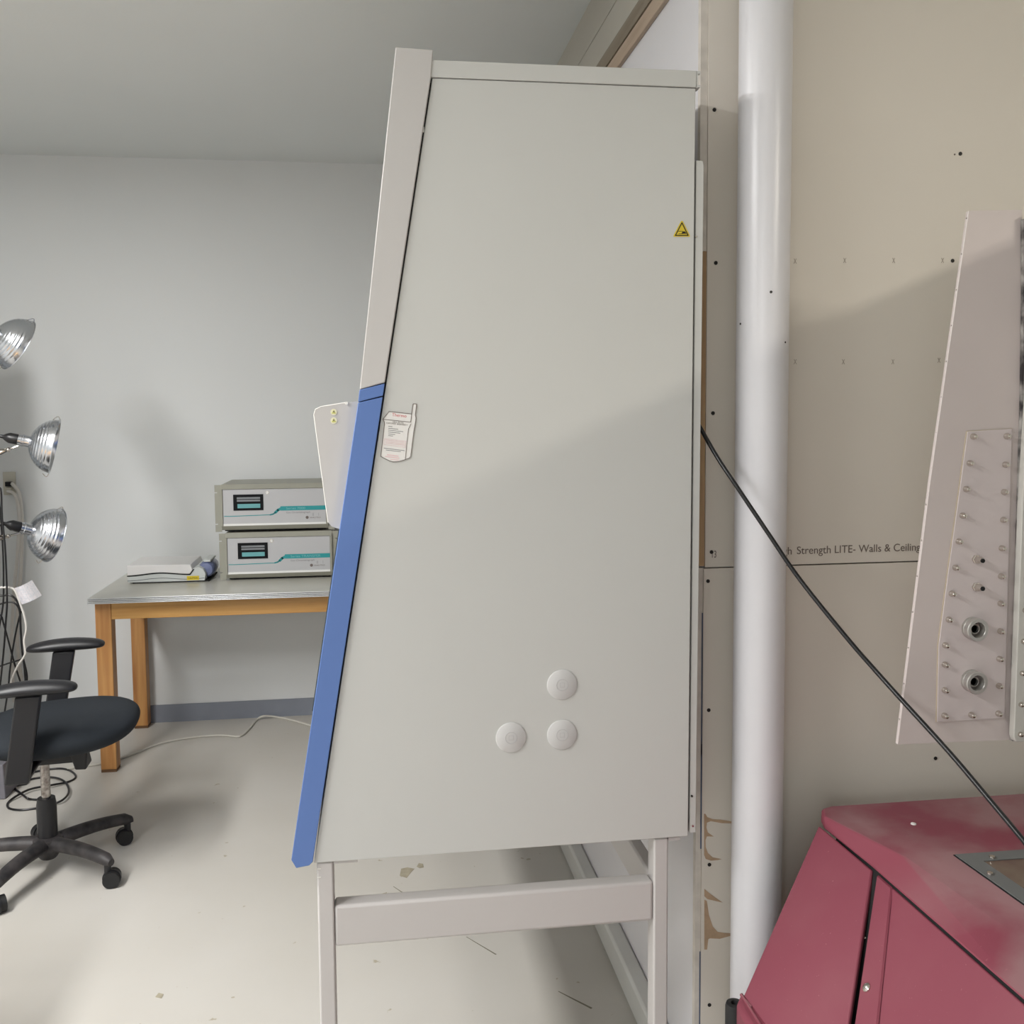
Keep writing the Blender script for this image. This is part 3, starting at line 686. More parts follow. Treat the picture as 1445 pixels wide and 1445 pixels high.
# ------------------------------------------------------------------ locker added unseen right of the camera to cast the broad slanted shade
lk = thing('shade_locker', 'tall grey steel locker with double doors, added out of view to cast shade', 'locker', (2.0, 0.2, 0))
th = math.atan2(0.238, 0.971)
Rz = Matrix.Rotation(-th, 3, 'Z')
LZ = 2.337
MB().obox((2.02, 0.12, (LZ+0.05)/2), (0.42, 1.75, LZ-0.05), Rz).build('body', M['steelgrey'], lk, bevel=0.004)
for s_ in (-1, 1):
    c0 = V(2.02, 0.12, 1.15)+Rz @ V(-0.216, s_*0.435, 0)
    d = MB().obox(c0, (0.010, 0.84, 2.1), Rz).build('door', M['steelgrey'], lk, bevel=0.003)
    MB().obox(c0+Rz @ V(-0.018, -s_*0.37, 0), (0.012, 0.02, 0.14), Rz).build('handle', M['alu'], d, bevel=0.003)
for sx in (-0.17, 0.17):
    for sy in (-0.8, 0.8):
        MB().obox(V(2.02, 0.12, 0.024)+Rz @ V(sx, sy, 0), (0.04, 0.04, 0.048), Rz).build('foot', M['dark'], lk)

# ------------------------------------------------------------------ lab table
TZ = EYE-0.795
tb = thing('lab_table', 'wooden lab table with grey laminate top and ribbed metal edge against the back wall', 'table', (-0.4, 4.7, 0))
tx0, tx1, ty0, ty1 = -1.244, 0.42, 4.318, 5.078
MB().box(tx0+0.004, tx1-0.004, ty0+0.004, ty1, TZ-0.024, TZ).build('top', M['laminate'], tb, bevel=0.002)
lab(MB().box(tx0+0.0035, tx1-0.01, ty0+0.0034, ty0+0.0045, TZ-0.025, TZ-0.0008).build('edge_groove', M['dark'], tb), 'dark grooves in the metal edge')
ed = MB()
for zc_ in (0.003, 0.010, 0.017, 0.0235):
    ed.box(tx0, tx1, ty0, ty0+0.006, TZ-zc_-0.0024, TZ-zc_+0.0024).box(tx0, tx0+0.006, ty0, ty1, TZ-zc_-0.0026, TZ-zc_+0.0026)
ed.build('metal_edge', M['alu'], tb, bevel=0.0015)
LG = 0.068
lx = (-1.235, 0.345); ly = (4.395, 5.000)
for y in ly:
    for x in lx:
        l = MB().box(x, x+LG, y, y+LG, 0.012, TZ-0.0245).build('leg', M['oakleg'], tb, bevel=0.003)
        MB().box(x+0.001, x+LG-0.001, y+0.001, y+LG-0.001, 0.0, 0.0118).build('foot_pad', M['footpad'], l)
MB().box(lx[0]+LG, lx[1], ly[0]+0.004, ly[0]+0.026, TZ-0.112, TZ-0.0245).build('apron', M['oak'], tb, bevel=0.002)
MB().box(lx[0]+LG, lx[1], ly[1]+0.04, ly[1]+0.06, TZ-0.112, TZ-0.0245).build('apron', M['oak'], tb, bevel=0.002)
for x in (lx[0]+0.01, lx[1]+0.03):
    MB().box(x, x+0.022, ly[0]+LG, ly[1], TZ-0.112, TZ-0.0245).build('apron', M['oak'], tb, bevel=0.002)

# ------------------------------------------------------------------ analysers
def analyser(label, name2):
    t = thing('gas_analyser', label, 'instrument', (0, 0, 0), 0, 'rack analysers stacked on the lab table')
    W, H, D = 0.500, 0.228, 0.36
    MB().box(0, W, 0.012, D, 0.010, H).build('chassis', M['chassis'], t, bevel=0.003)
    bz = MB().prism([V(0, 0.012, H), V(0, -0.004, H-0.022), V(0, 0.012, H-0.026)], (W, 0, 0)).prism([V(0, 0.012, 0.010), V(0, -0.004, 0.030), V(0, 0.012, 0.034)], (W, 0, 0)).box(0, 0.007, -0.003, 0.012, 0.03, H-0.022).box(W-0.009, W, -0.003, 0.012, 0.03, H-0.022)
    bz.build('bezel', M['chassis'], t)
    px0, pw, pz0, ph = 0.009, 0.481, 0.030, 0.174
    fp = MB().box(px0, px0+pw, 0.002, 0.0118, pz0, pz0+ph).build('front_panel', M['silver'], t)
    def fx(a): return px0+pw*a
    def fz_(a): return pz0+ph*a
    MB().box(px0, px0+pw, -0.001, 0.0019, pz0, pz0+0.010).build('bright_strip', M['brite'], t)
    dsp = MB().box(fx(.10), fx(.39), -0.001, 0.0019, fz_(.42), fz_(.86)).build('display', M['dispb'], t)
    for a, b in ((.735, .785), (.665, .715)):
        MB().box(fx(.135), fx(.36), -0.0016, -0.0011, fz_(a), fz_(b)).build('display_line', M['lcd'], dsp)
    MB().box(fx(.14), fx(.36), -0.0018, -0.0011, fz_(.485), fz_(.60)).build('keypad', M['tealk'], dsp)
    s = MB().box(fx(.555), fx(1.0), 0.0012, 0.0019, fz_(.395), fz_(.515))
    s.ribbon([V(fx(.01), 0.0019, fz_(.27)), V(fx(.06), 0.0019, fz_(.265)), V(fx(.455), 0.0019, fz_(.285))], 0.0034)
    s.ribbon([V(fx(.455), 0.0019, fz_(.285)), V(fx(.485), 0.0019, fz_(.305)), V(fx(.505), 0.0019, fz_(.345))], 0.0065)
    s.ribbon([V(fx(.505), 0.0019, fz_(.345)), V(fx(.530), 0.0019, fz_(.41)), V(fx(.560), 0.0019, fz_(.453))], 0.012)
    s.build('teal_stripe', M['teal'], t)
    MB().lathe([(0.0085, 0), (0.0085, 0.001), (0.006, 0.001), (0.006, 0)], (fx(.43), 0.0019, fz_(.90)), (0, -1, 0), 24, cap=False).build('lock', M['steel'], t)
    MB().lathe([(0.0055, 0), (0.0055, 0.003), (0.0005, 0.003)], (fx(.43), 0.0019, fz_(.90)), (0, -1, 0), 20).build('lock_core', M['brite'], t)
    text('stripe_text', name2, (fx(.61), 0.0008, fz_(.425)), 0.0155, M['tealt'], fp, 1.25)
    text('panel_text', 'Gas Chromatograph', (fx(.61), 0.0016, fz_(.315)), 0.0115, M['txt'], fp, 1.2)
    lg = MB().cyl((fx(.815), 0.0019, fz_(.19)), (fx(.815), 0.001, fz_(.19)), 0.0072, seg=20)
    lg.build('logo_dot', M['outl'], t)
    text('logo_text', 'ANALYTICS', (fx(.84), 0.0016, fz_(.165)), 0.0095, M['outl'], fp, 1.05)
    text('small_mark', '||', (fx(.865), 0.0016, fz_(.25)), 0.016, M['txt'], fp, 1.0)
    text('small_mark', '|', (fx(.925), 0.0016, fz_(.25)), 0.016, M['txt'], fp, 1.0)
    for sd in (0, 1):
        x0 = -0.030 if sd == 0 else W+0.0005
        e = MB()
        cuts = (0.002, 0.036, 0.041, 0.187, 0.192, 0.226)
        e.box(x0, x0+0.0295, 0.010, 0.013, cuts[0], cuts[1]).box(x0, x0+0.0295, 0.010, 0.013, cuts[2], cuts[3]).box(x0, x0+0.0295, 0.010, 0.013, cuts[4], cuts[5])
        e.box(x0+0.012 if sd == 0 else x0, x0+0.0295 if sd == 0 else x0+0.017, 0.0102, 0.0128, 0.002, 0.226)
        e.build('rack_ear', M['chassis'], t)
    ft = MB()
    for x in (0.04, W-0.04):
        for y in (0.05, D-0.04): ft.cyl((x, y, 0), (x, y, 0.0099), 0.014, seg=16)
    MB().box(0.012, W-0.012, 0.02, D-0.01, 0.004, 0.0098).build('base_tray', M['black'], t)
    ft.build('rubber_feet', M['dark'], t)
    return t
a1 = analyser('lower of the two stacked grey rack analysers, standing on the lab table', 'Series TRANSFER')
a1.location = (-0.7065, 4.665, TZ+0.0005)
a2 = analyser('upper grey rack analyser with teal stripe, resting on the other analyser', 'Series 7000')
a2.location = (-0.7225, 4.675, TZ+0.0005+0.2315)

# ------------------------------------------------------------------ small white desktop device
dv = thing('desktop_device', 'small white and grey desktop device with wavy side line, on the lab table', 'device', (-1.157, 4.66, TZ))
def wv(x): return 0.005*math.sin((x/0.28)*2*math.pi*1.0-1.7)
def dz(z): return TZ+z
def dX(x): return -1.157+x
N_ = 24
xs = [0.285*i/N_ for i in range(N_+1)]
base = [V(dX(0.002), 4.66, dz(0.006))]+[V(dX(0.352), 4.66, dz(0.006))]+[V(dX(0.356), 4.66, dz(0.04)), V(dX(0.345), 4.66, dz(0.062)), V(dX(0.325), 4.66, dz(0.072)), V(dX(0.300), 4.66, dz(0.066))]+[V(dX(x), 4.66, dz(0.040+wv(x))) for x in xs[::-1]]
MB().prism(base, (0, 0.27, 0)).build('base', M['devg'], dv, bevel=0.002)
up = [V(dX(x), 4.656, dz(0.0455+wv(x))) for x in xs]+[V(dX(0.298), 4.656, dz(0.060)), V(dX(0.288), 4.656, dz(0.086)), V(dX(0.0), 4.656, dz(0.089))]
MB().prism(up, (0, 0.28, 0)).build('top_shell', M['devw'], dv, bevel=0.003)
MB().ribbon([V(dX(x), 4.6585, dz(0.0430+wv(x))) for x in xs]+[V(dX(0.303), 4.6585, dz(0.062))], 0.0045, t=0.0008).build('seam', M['black'], dv)
MB().ribbon([V(dX(x), 4.6595, dz(0.0195+wv(x)*0.9)) for x in [0.35*i/30 for i in range(31)]], 0.0022, t=0.0006).build('wavy_line', M['devline'], dv)
bl = MB().lathe([(0.001, 0), (0.030, 0.004), (0.038, 0.016), (0.040, 0.10), (0.034, 0.17), (0.001, 0.175)], (dX(0.352), 4.695, dz(0.052)), (0, 1, 0), 24)
lab(bl.build('control_knob', M['devblue'], dv, smooth=True), 'blue-grey rounded end piece')
MB().box(dX(0.34), dX(0.375), 4.70, 4.86, dz(0.088), dz(0.100)).build('knob_cap', M['devg'], dv, bevel=0.004)
MB().box(dX(0.02), dX(0.37), 4.668, 4.92, dz(0.0005), dz(0.0058)).build('underside', M['black'], dv)
yl = MB().box(dX(0.270), dX(0.326), 4.6584, 4.6598, dz(0.010), dz(0.030)).build('yellow_sticker', M['yel'], dv)
text('sticker_text', 'CAUTION', (dX(0.276), 4.6580, dz(0.016)), 0.011, M['tblack'], yl, 0.9)
tag(MB().tube([V(-1.16, 4.92, TZ+0.012), V(-1.19, 4.96, TZ+0.004), V(-1.215, 5.03, TZ+0.004), V(-1.20, 5.07, TZ+0.003)], 0.0025, seg=6).build('device_cord', M['devline'], smooth=True), 'short thin grey cord lying behind the small white device', 'cord')

# ------------------------------------------------------------------ office chair
def chair():
    t = thing('office_chair', 'black office chair with armrests on a dusty five-star caster base', 'chair', (0, 0, 0), 0)
    # seat cushion
    bm = MB(); nu, nv = 48, 14
    def prof(a, r, top):
        ex = 2.5
        ca, sa = math.cos(a), math.sin(a)
        R = 1/((abs(ca)**ex+abs(sa)**ex)**(1/ex))
        x = 0.055+0.262*R*ca*r; y = 0.25*R*sa*r
        zm = 0.510+0.014*max(0, x)/0.3*r
        if top: z = zm+0.052*max(0, 1-r**5)**0.5
        else: z = zm-0.062*max(0, 1-r**4)**0.5
        return V(x, y, z)
    rt = [0.0]+[math.sin(i/nv*math.pi/2) for i in range(1, nv+1)]
    vt = []; vb = []
    for i in range(1, nv+1):
        vt.append([bm.bm.verts.new(prof(2*math.pi*k/nu, rt[i], True)) for k in range(nu)])
        vb.append([bm.bm.verts.new(prof(2*math.pi*k/nu, rt[i], False)) for k in range(nu)] if i < nv else vt[-1])
    c1 = bm.bm.verts.new(prof(0, 0, True)); c2 = bm.bm.verts.new(prof(0, 0, False))
    for k in range(nu):
        l = (k+1) % nu
        bm.bm.faces.new((c1, vt[0][k], vt[0][l])); bm.bm.faces.new((c2, vb[0][l], vb[0][k]))
        for i in range(nv-1):
            bm.bm.faces.new((vt[i][k], vt[i+1][k], vt[i+1][l], vt[i][l]))
            bm.bm.faces.new((vb[i][l], vb[i+1][l], vb[i+1][k], vb[i][k]))
    bm.build('seat', M['fabric'], t, smooth=True)
    # backrest (just outside the frame)
    b = MB()
    def bp(u, v, f):
        w = 0.22*(1-0.25*v*v); return V(-0.30-0.05*v-0.03*math.cos(u*1.4)+f*0.035*(1-0.5*abs(u)**3), u*w, 0.62+0.44*(v*0.5+0.5))
    g = {}
    for f in (0, 1):
        for i in range(13):
            for j in range(13):
                g[f, i, j] = b.bm.verts.new(bp(-1+i/6, -1+j/6, f))
    for f in (0, 1):
        for i in range(12):
            for j in range(12): b.bm.faces.new((g[f, i, j], g[f, i+1, j], g[f, i+1, j+1], g[f, i, j+1]))
    ring = [(i, 0) for i in range(12)]+[(12, j) for j in range(12)]+[(i, 12) for i in range(12, 0, -1)]+[(0, j) for j in range(12, 0, -1)]
    for q, w in zip(ring, ring[1:]+ring[:1]): b.bm.faces.new((g[0, q[0], q[1]], g[0, w[0], w[1]], g[1, w[0], w[1]], g[1, q[0], q[1]]))
    b.build('backrest', M['fabric'], t, smooth=True)
    MB().tube([V(-0.08, 0, 0.43), V(-0.28, 0, 0.44), V(-0.345, 0, 0.55), V(-0.36, 0, 0.80)], 0.024, seg=10, flat=0.5).build('back_support', M['cblack'], t, smooth=True)
    # arms
    for s in (-1, 1):
        pad = MB(); n_ = 20; rings = []
        for i in range(n_+1):
            u = 0.5-0.5*math.cos(math.pi*i/n_); x = 0.03-0.137+0.274*u
            e_ = max(0.01, (1-abs(2*u-1)**(6 if u > 0.5 else 4)))**0.32
            hw = 0.040*e_; th_ = 0.027*e_*(0.72+0.28*math.sin(math.pi*u)); zc = 0.728+0.006*math.sin(math.pi*u)-0.004*(1-u)
            rings.append([pad.bm.verts.new(V(x, s*0.30+hw*math.cos(a), zc+th_*(math.sin(a) if math.sin(a) > 0 else 0.75*math.sin(a)))) for a in [2*math.pi*k/20 for k in range(20)]])
        for a_, b_ in zip(rings, rings[1:]):
            for k in range(20): pad.bm.faces.new((a_[k], a_[(k+1) % 20], b_[(k+1) % 20], b_[k]))
        pad.bm.faces.new(rings[0]); pad.bm.faces.new(rings[-1])
        pad.build('armrest', M['cblack'], t, smooth=True)
        po = MB().hull2([V(-0.015, s*0.285, 0.712), V(0.062, s*0.285, 0.712), V(0.062, s*0.315, 0.712), V(-0.015, s*0.315, 0.712)],
                        [V(-0.060, s*0.275, 0.425), V(0.012, s*0.275, 0.425), V(0.012, s*0.305, 0.425), V(-0.060, s*0.305, 0.425)])
        po.box(-0.055, 0.008, min(s*0.06, s*0.29), max(s*0.06, s*0.29), 0.418, 0.436)
        po.build('arm_post', M['cblack'], t, bevel=0.006)
    MB().box(-0.10, 0.12, -0.09, 0.09, 0.405, 0.4505).build('seat_mechanism', M['cblack'], t, bevel=0.012)
    MB().hull2([V(0.10, -0.10, 0.44), V(0.155, -0.10, 0.445), V(0.155, -0.06, 0.445), V(0.10, -0.06, 0.44)], [V(0.115, -0.10, 0.385), V(0.150, -0.10, 0.382), V(0.165, -0.06, 0.40), V(0.115, -0.06, 0.385)]).build('lever', M['cblack'], t, bevel=0.004)
    MB().cyl((0, 0, 0.24), (0, 0, 0.41), 0.0155).build('gas_lift', M['chrome'], t, smooth=True)
    MB().lathe([(0.033, 0.10), (0.033, 0.235), (0.029, 0.262), (0.014, 0.262)], (0, 0, 0), (0, 0, 1), 28).build('sleeve', M['cblack'], t, smooth=True)
    MB().lathe([(0.025, 0.045), (0.03, 0.05), (0.052, 0.085), (0.05, 0.118), (0.034, 0.126)], (0, 0, 0), (0, 0, 1), 28).build('hub', M['worn'], t, smooth=True)
    for k in range(5):
        a = math.radians(-33-7+72*k); d = V(math.cos(a), math.sin(a), 0); pn = V(-math.sin(a), math.cos(a), 0)
        arm = MB(); rr = []
        for i in range(13):
            u = i/12; r = 0.02+0.285*u
            zc = 0.098+0.012*math.sin(math.pi*u*0.9)-0.012*u; hw = 0.030-0.008*u; hh = 0.026-0.005*u
            if i == 12: hw *= 0.6; hh *= 0.6; zc -= 0.004
            rr.append([arm.bm.verts.new(d*r+pn*(hw*math.cos(q))+V(0, 0, zc+hh*math.sin(q)*(1 if math.sin(q) > 0 else 0.9))) for q in [2*math.pi*j/16 for j in range(16)]])
        for a_, b_ in zip(rr, rr[1:]):
            for j in range(16): arm.bm.faces.new((a_[j], a_[(j+1) % 16], b_[(j+1) % 16], b_[j]))
        arm.bm.faces.new(rr[0]); arm.bm.faces.new(rr[-1])
        arm.build('base_leg', M['worn'], t, smooth=True)
        tip = d*0.287
        ang = a+(-0.9, 1.3, 0.4, 2.0, -0.7)[k]; wd_ = V(math.cos(ang), math.sin(ang), 0); fw = V(-math.sin(ang), math.cos(ang), 0)
        cp = tip+fw*0.012
        cs = MB().cyl(tip+V(0, 0, 0.05), tip+V(0, 0, 0.085), 0.012, seg=14)
        cs.lathe([(0.0305, -0.006), (0.0305, 0.006)], V(cp.x, cp.y, 0.029), wd_, 24)
        cs.build('caster', M['cblack'], t, smooth=True)
        for sg in (-1, 1):
            MB().lathe([(0.020, -0.008), (0.0275, -0.0085), (0.0275, 0.0085), (0.020, 0.009)], V(cp.x, cp.y, 0.0277)+wd_*(0.0155*sg), wd_, 28).build('wheel', M['dark'], t, smooth=True)
    return t
ch = chair()
ch.location = (-1.16, 3.462, 0.0); ch.rotation_euler = (0, 0, math.radians(7))

# ------------------------------------------------------------------ rack at the far left (outside the frame) that carries the lamps
rk = thing('storage_rack', 'tall grey metal rack with solid back added for shade, just left of the clamp lamps', 'rack', (-2.05, 4.05, 0))
for x in (-2.52, -1.805):
    for y in (3.83, 4.27): MB().box(x, x+0.03, y, y+0.03, 0, 2.1).build('post', M['steelgrey'], rk)
for z in (0.45, 1.0, 1.55, 2.05): MB().box(-2.489, -1.806, 3.835, 4.295, z, z+0.025).build('shelf', M['steelgrey'], rk)
MB().box(-2.52, -1.765, 4.301, 4.306, 0.02, 2.1).build('shade_back', M['steelgrey'], rk)  # solid back added so the unseen rack shades the back wall
MB().cyl((-1.64, 3.9, 0.03), (-1.64, 3.9, 2.15), 0.012, seg=16).build('lamp_pole', M['steel'], rk, smooth=True)
MB().box(-1.806, -1.64, 3.893, 3.907, 0.46, 0.475).box(-1.806, -1.64, 3.893, 3.907, 1.56, 1.575).build('pole_bracket', M['steel'], rk)

# ------------------------------------------------------------------ clamp lamps
def clamp_lamp():
    t = thing('clamp_lamp', 'lamp', 'lamp', (0, 0, 0), 0, 'aluminium clamp lamps beside the back wall')
    pr = []; n_ = 44
    for i in range(n_+1):
        u = i/n_; r = 0.024+0.082*math.sin(u*math.pi/2*0.93)**0.92; h = 0.004+0.088*(1-math.cos(u*math.pi/2*1.0))*0.55+0.088*0.45*u
        rib = 0.0012*math.sin(u*math.pi*2*9) if 0.25 < u < 0.86 else 0
        pr.append((r+rib, h))
    pr += [(0.1085, 0.0925), (0.1095, 0.0945), (0.107, 0.0950)]
    inn = [(max(r-0.0012, 0.001), h-0.0002) for r, h in pr[::-3]]
    MB().lathe(pr+inn, (0, 0, 0), (0, 0, 1), 56, cap=False).build('reflector', M['refl'], t, smooth=True)
    MB().lathe([(0.0225, 0.006), (0.0215, 0.0), (0.0215, -0.014), (0.0235, -0.016), (0.0235, -0.022), (0.021, -0.024), (0.021, -0.036), (0.001, -0.036)], (0, 0, 0), (0, 0, 1), 28).build('collar', M['refl'], t, smooth=True)
    MB().lathe([(0.0205, -0.037), (0.0205, -0.066), (0.015, -0.078), (0.008, -0.088), (0.006, -0.10), (0.001, -0.10)], (0, 0, 0), (0, 0, 1), 24).build('socket', M['cordb'], t, smooth=True)
    MB().lathe([(0.001, 0.02), (0.012, 0.022), (0.026, 0.045), (0.029, 0.060), (0.022, 0.078), (0.001, 0.085)], (0, 0, 0), (0, 0, 1), 24).build('bulb', M['paper'], t, smooth=True)
    MB().tube([V(0, -0.024, -0.03), V(0, -0.034, -0.045), V(0.002, -0.040, -0.055)], 0.004, seg=8, sub=3).ball((0.002, -0.045, -0.062), 0.009).build('swivel', M['steel'], t, smooth=True)
    MB().tube([V(0.002, -0.047, -0.068), V(0.004, -0.052, -0.10), V(0.004, -0.044, -0.16)], 0.0045, seg=8, sub=3, flat=2.0).build('clamp_jaw', M['steel'], t, smooth=True)
    MB().tube([V(0.002, -0.047, -0.068), V(0.004, -0.070, -0.10), V(0.004, -0.072, -0.15)], 0.004, seg=8, sub=3, flat=2.0).build('clamp_jaw', M['steel'], t, smooth=True)
    # wire guard hoop over the rim
    MB().tube([V(0, -0.108, 0.093), V(0, -0.122, 0.086), V(0, -0.112, 0.071)], 0.0015, seg=6).tube([V(0, 0.107, 0.093), V(0, 0.117, 0.084), V(0, 0.100, 0.068)], 0.0015, seg=6).build('wire_hook', M['steel'], t, smooth=True)
    return t
L1 = clamp_lamp()
lamps = [L1, copy_tree(L1), copy_tree(L1)]
spec = [((-7, 468), V(0.66, 0.55, -0.48), 'topmost aluminium clamp lamp, tilted down, cut by the left edge of the photo'),
        ((40, 623), V(0.93, 0.22, -0.22), 'middle one of the three aluminium clamp lamps, aimed level to the right'),
        ((41, 747), V(0.72, 0.58, -0.32), 'lowest aluminium clamp lamp, nearest above the lab table height')]
for l, ((px, py), d, lb) in zip(lamps, spec):
    d.normalize()
    l.location = at(px, py, 3.9)
    X_ = V(0, 1, 0); X_ = (X_-d*X_.dot(d)).normalized(); Y_ = d.cross(X_)
    if Y_.z < 0: X_ = -X_; Y_ = -Y_
    l.rotation_mode = 'QUATERNION'; l.rotation_quaternion = Matrix((X_, Y_, d)).transposed().to_quaternion()
    l['label'] = lb
# cords hanging at the left
def pc(pts, Y): return [at(x, y, Y) for x, y in pts]
def lampcord(lamp, pts, r, lb):
    o = MB().tube(pts, r, seg=8, sub=5).build('cord', M['cordb'], smooth=True)
    bpy.context.view_layer.update()
    o.parent = lamp; o.matrix_parent_inverse = lamp.matrix_world.inverted(); lab(o, lb)
def cordobj(pts, r, m, label, cat='cord', sub=5, grp=None):
    return tag(MB().tube(pts, r, seg=8, sub=sub).build('black_cord' if m == 'cordb' else 'white_cord', M[m], smooth=True), label, cat, grp)
sk2 = lamps[1].matrix_basis @ V(0, 0, -0.099); sk3 = lamps[2].matrix_basis @ V(0, 0, -0.099)
lampcord(lamps[1], [sk2]+pc([(-8, 622), (-14, 640), (-6, 680), (0, 720), (4, 775), (5, 820), (4, 855), (-4, 900), (-15, 960)], 3.86), 0.0035, 'black cord running from the middle clamp lamp off to the left')
lampcord(lamps[2], [sk3]+pc([(-4, 740), (-6, 700), (1, 690), (3, 730), (7, 770), (9, 810), (10, 850), (8, 880), (5, 920), (-2, 985), (-10, 1040)], 3.84), 0.0035, 'black cord rising from the lowest clamp lamp then hanging straight down')
cordobj(pc([(-20, 843), (0, 841), (14, 840), (23, 847), (28, 860), (29, 885), (32, 925), (38, 955), (34, 985), (30, 1030)], 3.88), 0.0040, 'cordb', 'thick black cord bending down beside the white paper tag', )
cordobj(pc([(-20, 858), (-2, 853), (10, 850), (20, 851), (27, 860), (29, 880), (31, 915), (35, 950), (35, 975), (26, 1040)], 3.91), 0.0035, 'cordb', 'second black cord arching below the thick one by the paper tag')
cordobj(pc([(-20, 862), (0, 868), (5, 880), (12, 905), (20, 935), (28, 960), (36, 985), (45, 1030)], 3.93), 0.0035, 'cordb', 'black cord slanting down to the right behind the armrests')
cordobj(pc([(30, 862), (25, 880), (19, 910), (14, 945), (11, 975), (4, 1020)], 3.95), 0.0035, 'cordb', 'black cord slanting down to the left behind the armrests')
cordobj(pc([(-20, 946), (0, 940), (15, 935), (28, 931), (34, 927)], 3.90), 0.0030, 'cordb', 'short black cord crossing level between the hanging cords')
wo = thing('wall_outlet', 'cream wall outlet with a plugged-in cord, on the back wall at far left', 'outlet', tuple(at(14, 682, BY-0.002)))
pO = at(14, 682, BY)
MB().box(pO.x-0.030, pO.x+0.030, BY-0.008, BY-0.0005, pO.z-0.058, pO.z+0.058).build('plate', M['outlet'], wo, bevel=0.002)
MB().box(pO.x-0.014, pO.x+0.016, BY-0.030, BY-0.0085, pO.z-0.014, pO.z+0.010).build('plug', M['cordb'], wo, bevel=0.003)
MB().box(pO.x-0.014, pO.x+0.014, BY-0.032, BY-0.0085, pO.z-0.048, pO.z-0.020).build('plug', M['outlet'], wo, bevel=0.003)
cordobj([V(pO.x+0.016, BY-0.02, pO.z)]+pc([(24, 690), (29, 705), (31, 740), (30, 790), (27, 840), (24, 880), (25, 920), (30, 960), (34, 1000), (36, 1030)], 5.03), 0.009, 'cordw', 'thick pale cord dropping down the back wall from the outlet')
cordobj([V(pO.x, BY-0.034, pO.z-0.036)]+pc([(20, 697), (25, 712), (27, 740), (24, 790), (20, 830), (17, 880), (16, 930), (20, 990)], 5.0), 0.008, 'cordw', 'second pale cord dropping from the outlet just left of the first')
wc = cordobj(pc([(-20, 829), (0, 829), (12, 829), (20, 832), (25, 842), (30, 856), (35, 872), (37, 888), (34, 905), (36, 920), (33, 928), (25, 940), (18, 955), (14, 970)], 3.86), 0.0042, 'cordw', 'thin white cord carrying a printed paper tag')
tq = MB(); TB = [(19.5, 830), (32, 827), (45, 818.5)], [(31, 853), (45, 849), (59, 840)]
n_ = 8; g = []
for i in range(n_+1):
    u = i/n_
    def bez(c): return [(1-u)**2*c[0][k]+2*u*(1-u)*c[1][k]+u*u*c[2][k] for k in (0, 1)]
    a_, b_ = bez(TB[0]), bez(TB[1]); Y = 3.857-0.04*u+0.03*math.sin(u*3)
    g.append([tq.bm.verts.new(at(*a_, Y)), tq.bm.verts.new(at(*b_, Y)), tq.bm.verts.new(at(*a_, Y)+V(0, 0.0008, 0)), tq.bm.verts.new(at(*b_, Y)+V(0, 0.0008, 0))])
for p_, q_ in zip(g, g[1:]):
    tq.bm.faces.new((p_[0], p_[1], q_[1], q_[0])); tq.bm.faces.new((p_[2], q_[2], q_[3], p_[3])); tq.bm.faces.new((p_[0], q_[0], q_[2], p_[2])); tq.bm.faces.new((p_[1], p_[3], q_[3], q_[1]))
tq.bm.faces.new((g[0][0], g[0][2], g[0][3], g[0][1])); tq.bm.faces.new((g[-1][0], g[-1][1], g[-1][3], g[-1][2]))
lab(tq.build('paper_tag', M['tagp'], wc, smooth=False), 'curved white paper tag with faint print')

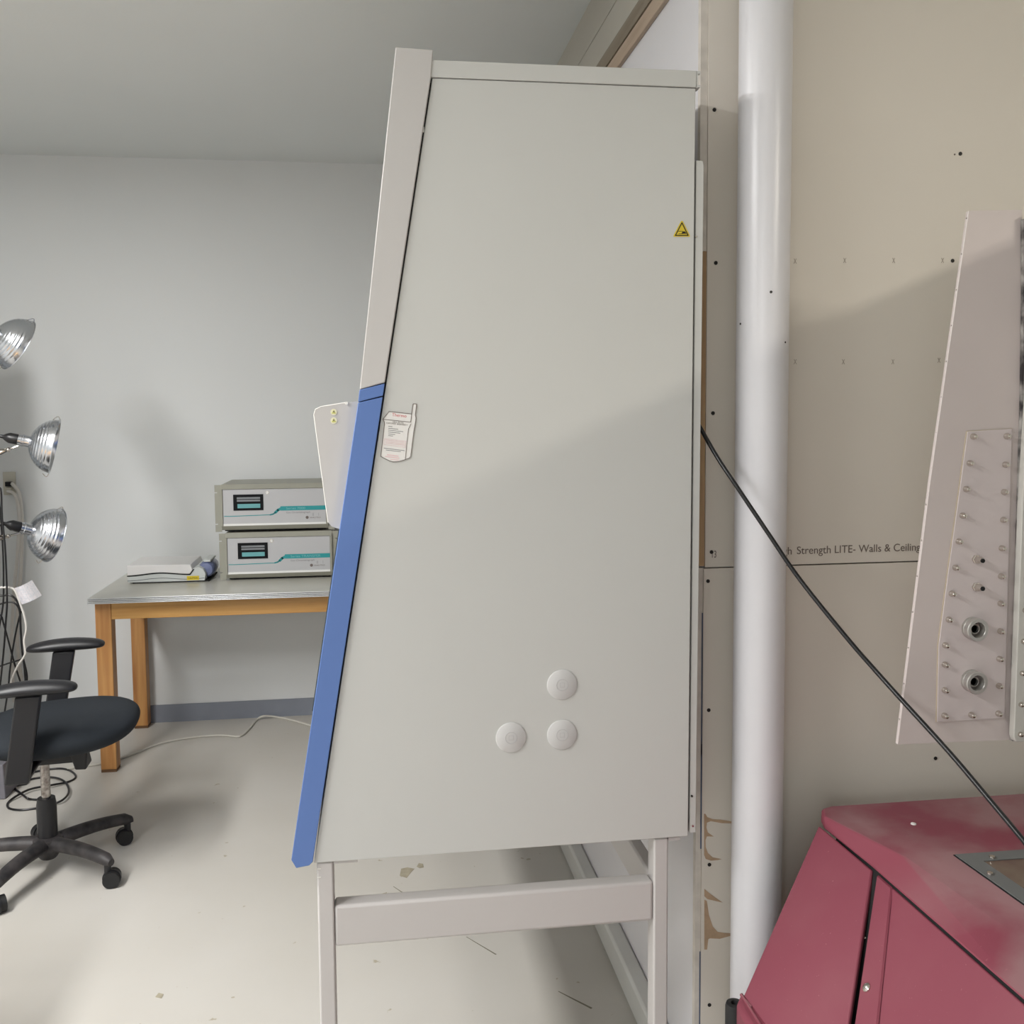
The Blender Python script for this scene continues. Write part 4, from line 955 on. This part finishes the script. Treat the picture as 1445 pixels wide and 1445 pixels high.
# cable coil and adapter on the floor
zf = 0.0045
coil = [(58, 1129), (45, 1128), (38, 1126), (30, 1120), (22, 1114), (18, 1108), (20, 1101), (30, 1094), (60, 1087), (85, 1084.5), (100, 1088), (107, 1096), (97, 1103), (72, 1108), (45, 1113), (27, 1121), (12, 1132), (12, 1140), (26, 1143), (45, 1141.5), (68, 1137), (88, 1129), (97, 1118), (94, 1106), (84, 1099), (68, 1096.5), (52, 1098), (38, 1101)]
cp_ = []
for i, (x, y) in enumerate(coil):
    z = zf+(0.010 if 2 <= i <= 3 or 13 <= i <= 15 or 21 <= i <= 24 else 0)
    cp_.append(flr(x, y, z))
tag(MB().tube(cp_, 0.0045, seg=8, sub=6).build('cable_coil', M['cordb'], smooth=True), 'loose black cable looped on the floor behind the chair base', 'cable')
q0 = flr(27, 1108, 0)
tag(MB().obox((q0.x, q0.y, 0.017), (0.062, 0.034, 0.032), Matrix.Rotation(0.35, 3, 'Z')).build('cable_adapter', M['cblack'], bevel=0.004), 'small black power adapter lying inside the cable loops', 'adapter')
b0 = flr(8, 1128, 0)
tag(MB().hull2([V(b0.x-0.15, b0.y, 0.001), V(b0.x, b0.y, 0.001), V(b0.x, b0.y+0.22, 0.001), V(b0.x-0.15, b0.y+0.22, 0.001)], [V(b0.x-0.16, b0.y-0.01, 0.15), V(b0.x-0.004, b0.y-0.004, 0.15), V(b0.x-0.004, b0.y+0.23, 0.15), V(b0.x-0.16, b0.y+0.23, 0.15)]).build('storage_bin', M['bin'], bevel=0.004), 'grey plastic bin on the floor cut by the left edge', 'bin')
# white cable on the floor
fc = [(95, 1086), (110, 1082), (135, 1079), (160, 1073), (190, 1063), (212, 1054), (230, 1048), (255, 1043), (285, 1039), (315, 1037.5), (338, 1039), (352, 1028), (362, 1016), (372, 1010.5), (392, 1012), (415, 1017), (445, 1026)]
tag(MB().tube([flr(x, y, 0.0055 if i != 13 else 0.02) for i, (x, y) in enumerate(fc)], 0.0052, seg=8, sub=4).build('extension_cable', M['cordf'], smooth=True), 'long white cord lying on the floor from under the lab table toward the cabinet', 'cord')

# ------------------------------------------------------------------ bench added out of view at left to shade the floor at lower left
wb = thing('shade_bench', 'small wooden bench on the left, added out of view to shade the floor', 'shade_bench', (-1.6, 1.95, 0))
MB().box(-2.05, -1.15, 1.5, 2.35, 0.72, 0.75).build('top', M['oak'], wb, bevel=0.003)
for x in (-2.0, -1.26):
    for y in (1.55, 2.24): MB().box(x, x+0.06, y, y+0.06, 0, 0.7195).build('leg', M['oakleg'], wb, bevel=0.003)
MB().box(-1.99, -1.21, 1.59, 1.61, 0.62, 0.7195).build('apron', M['oak'], wb)
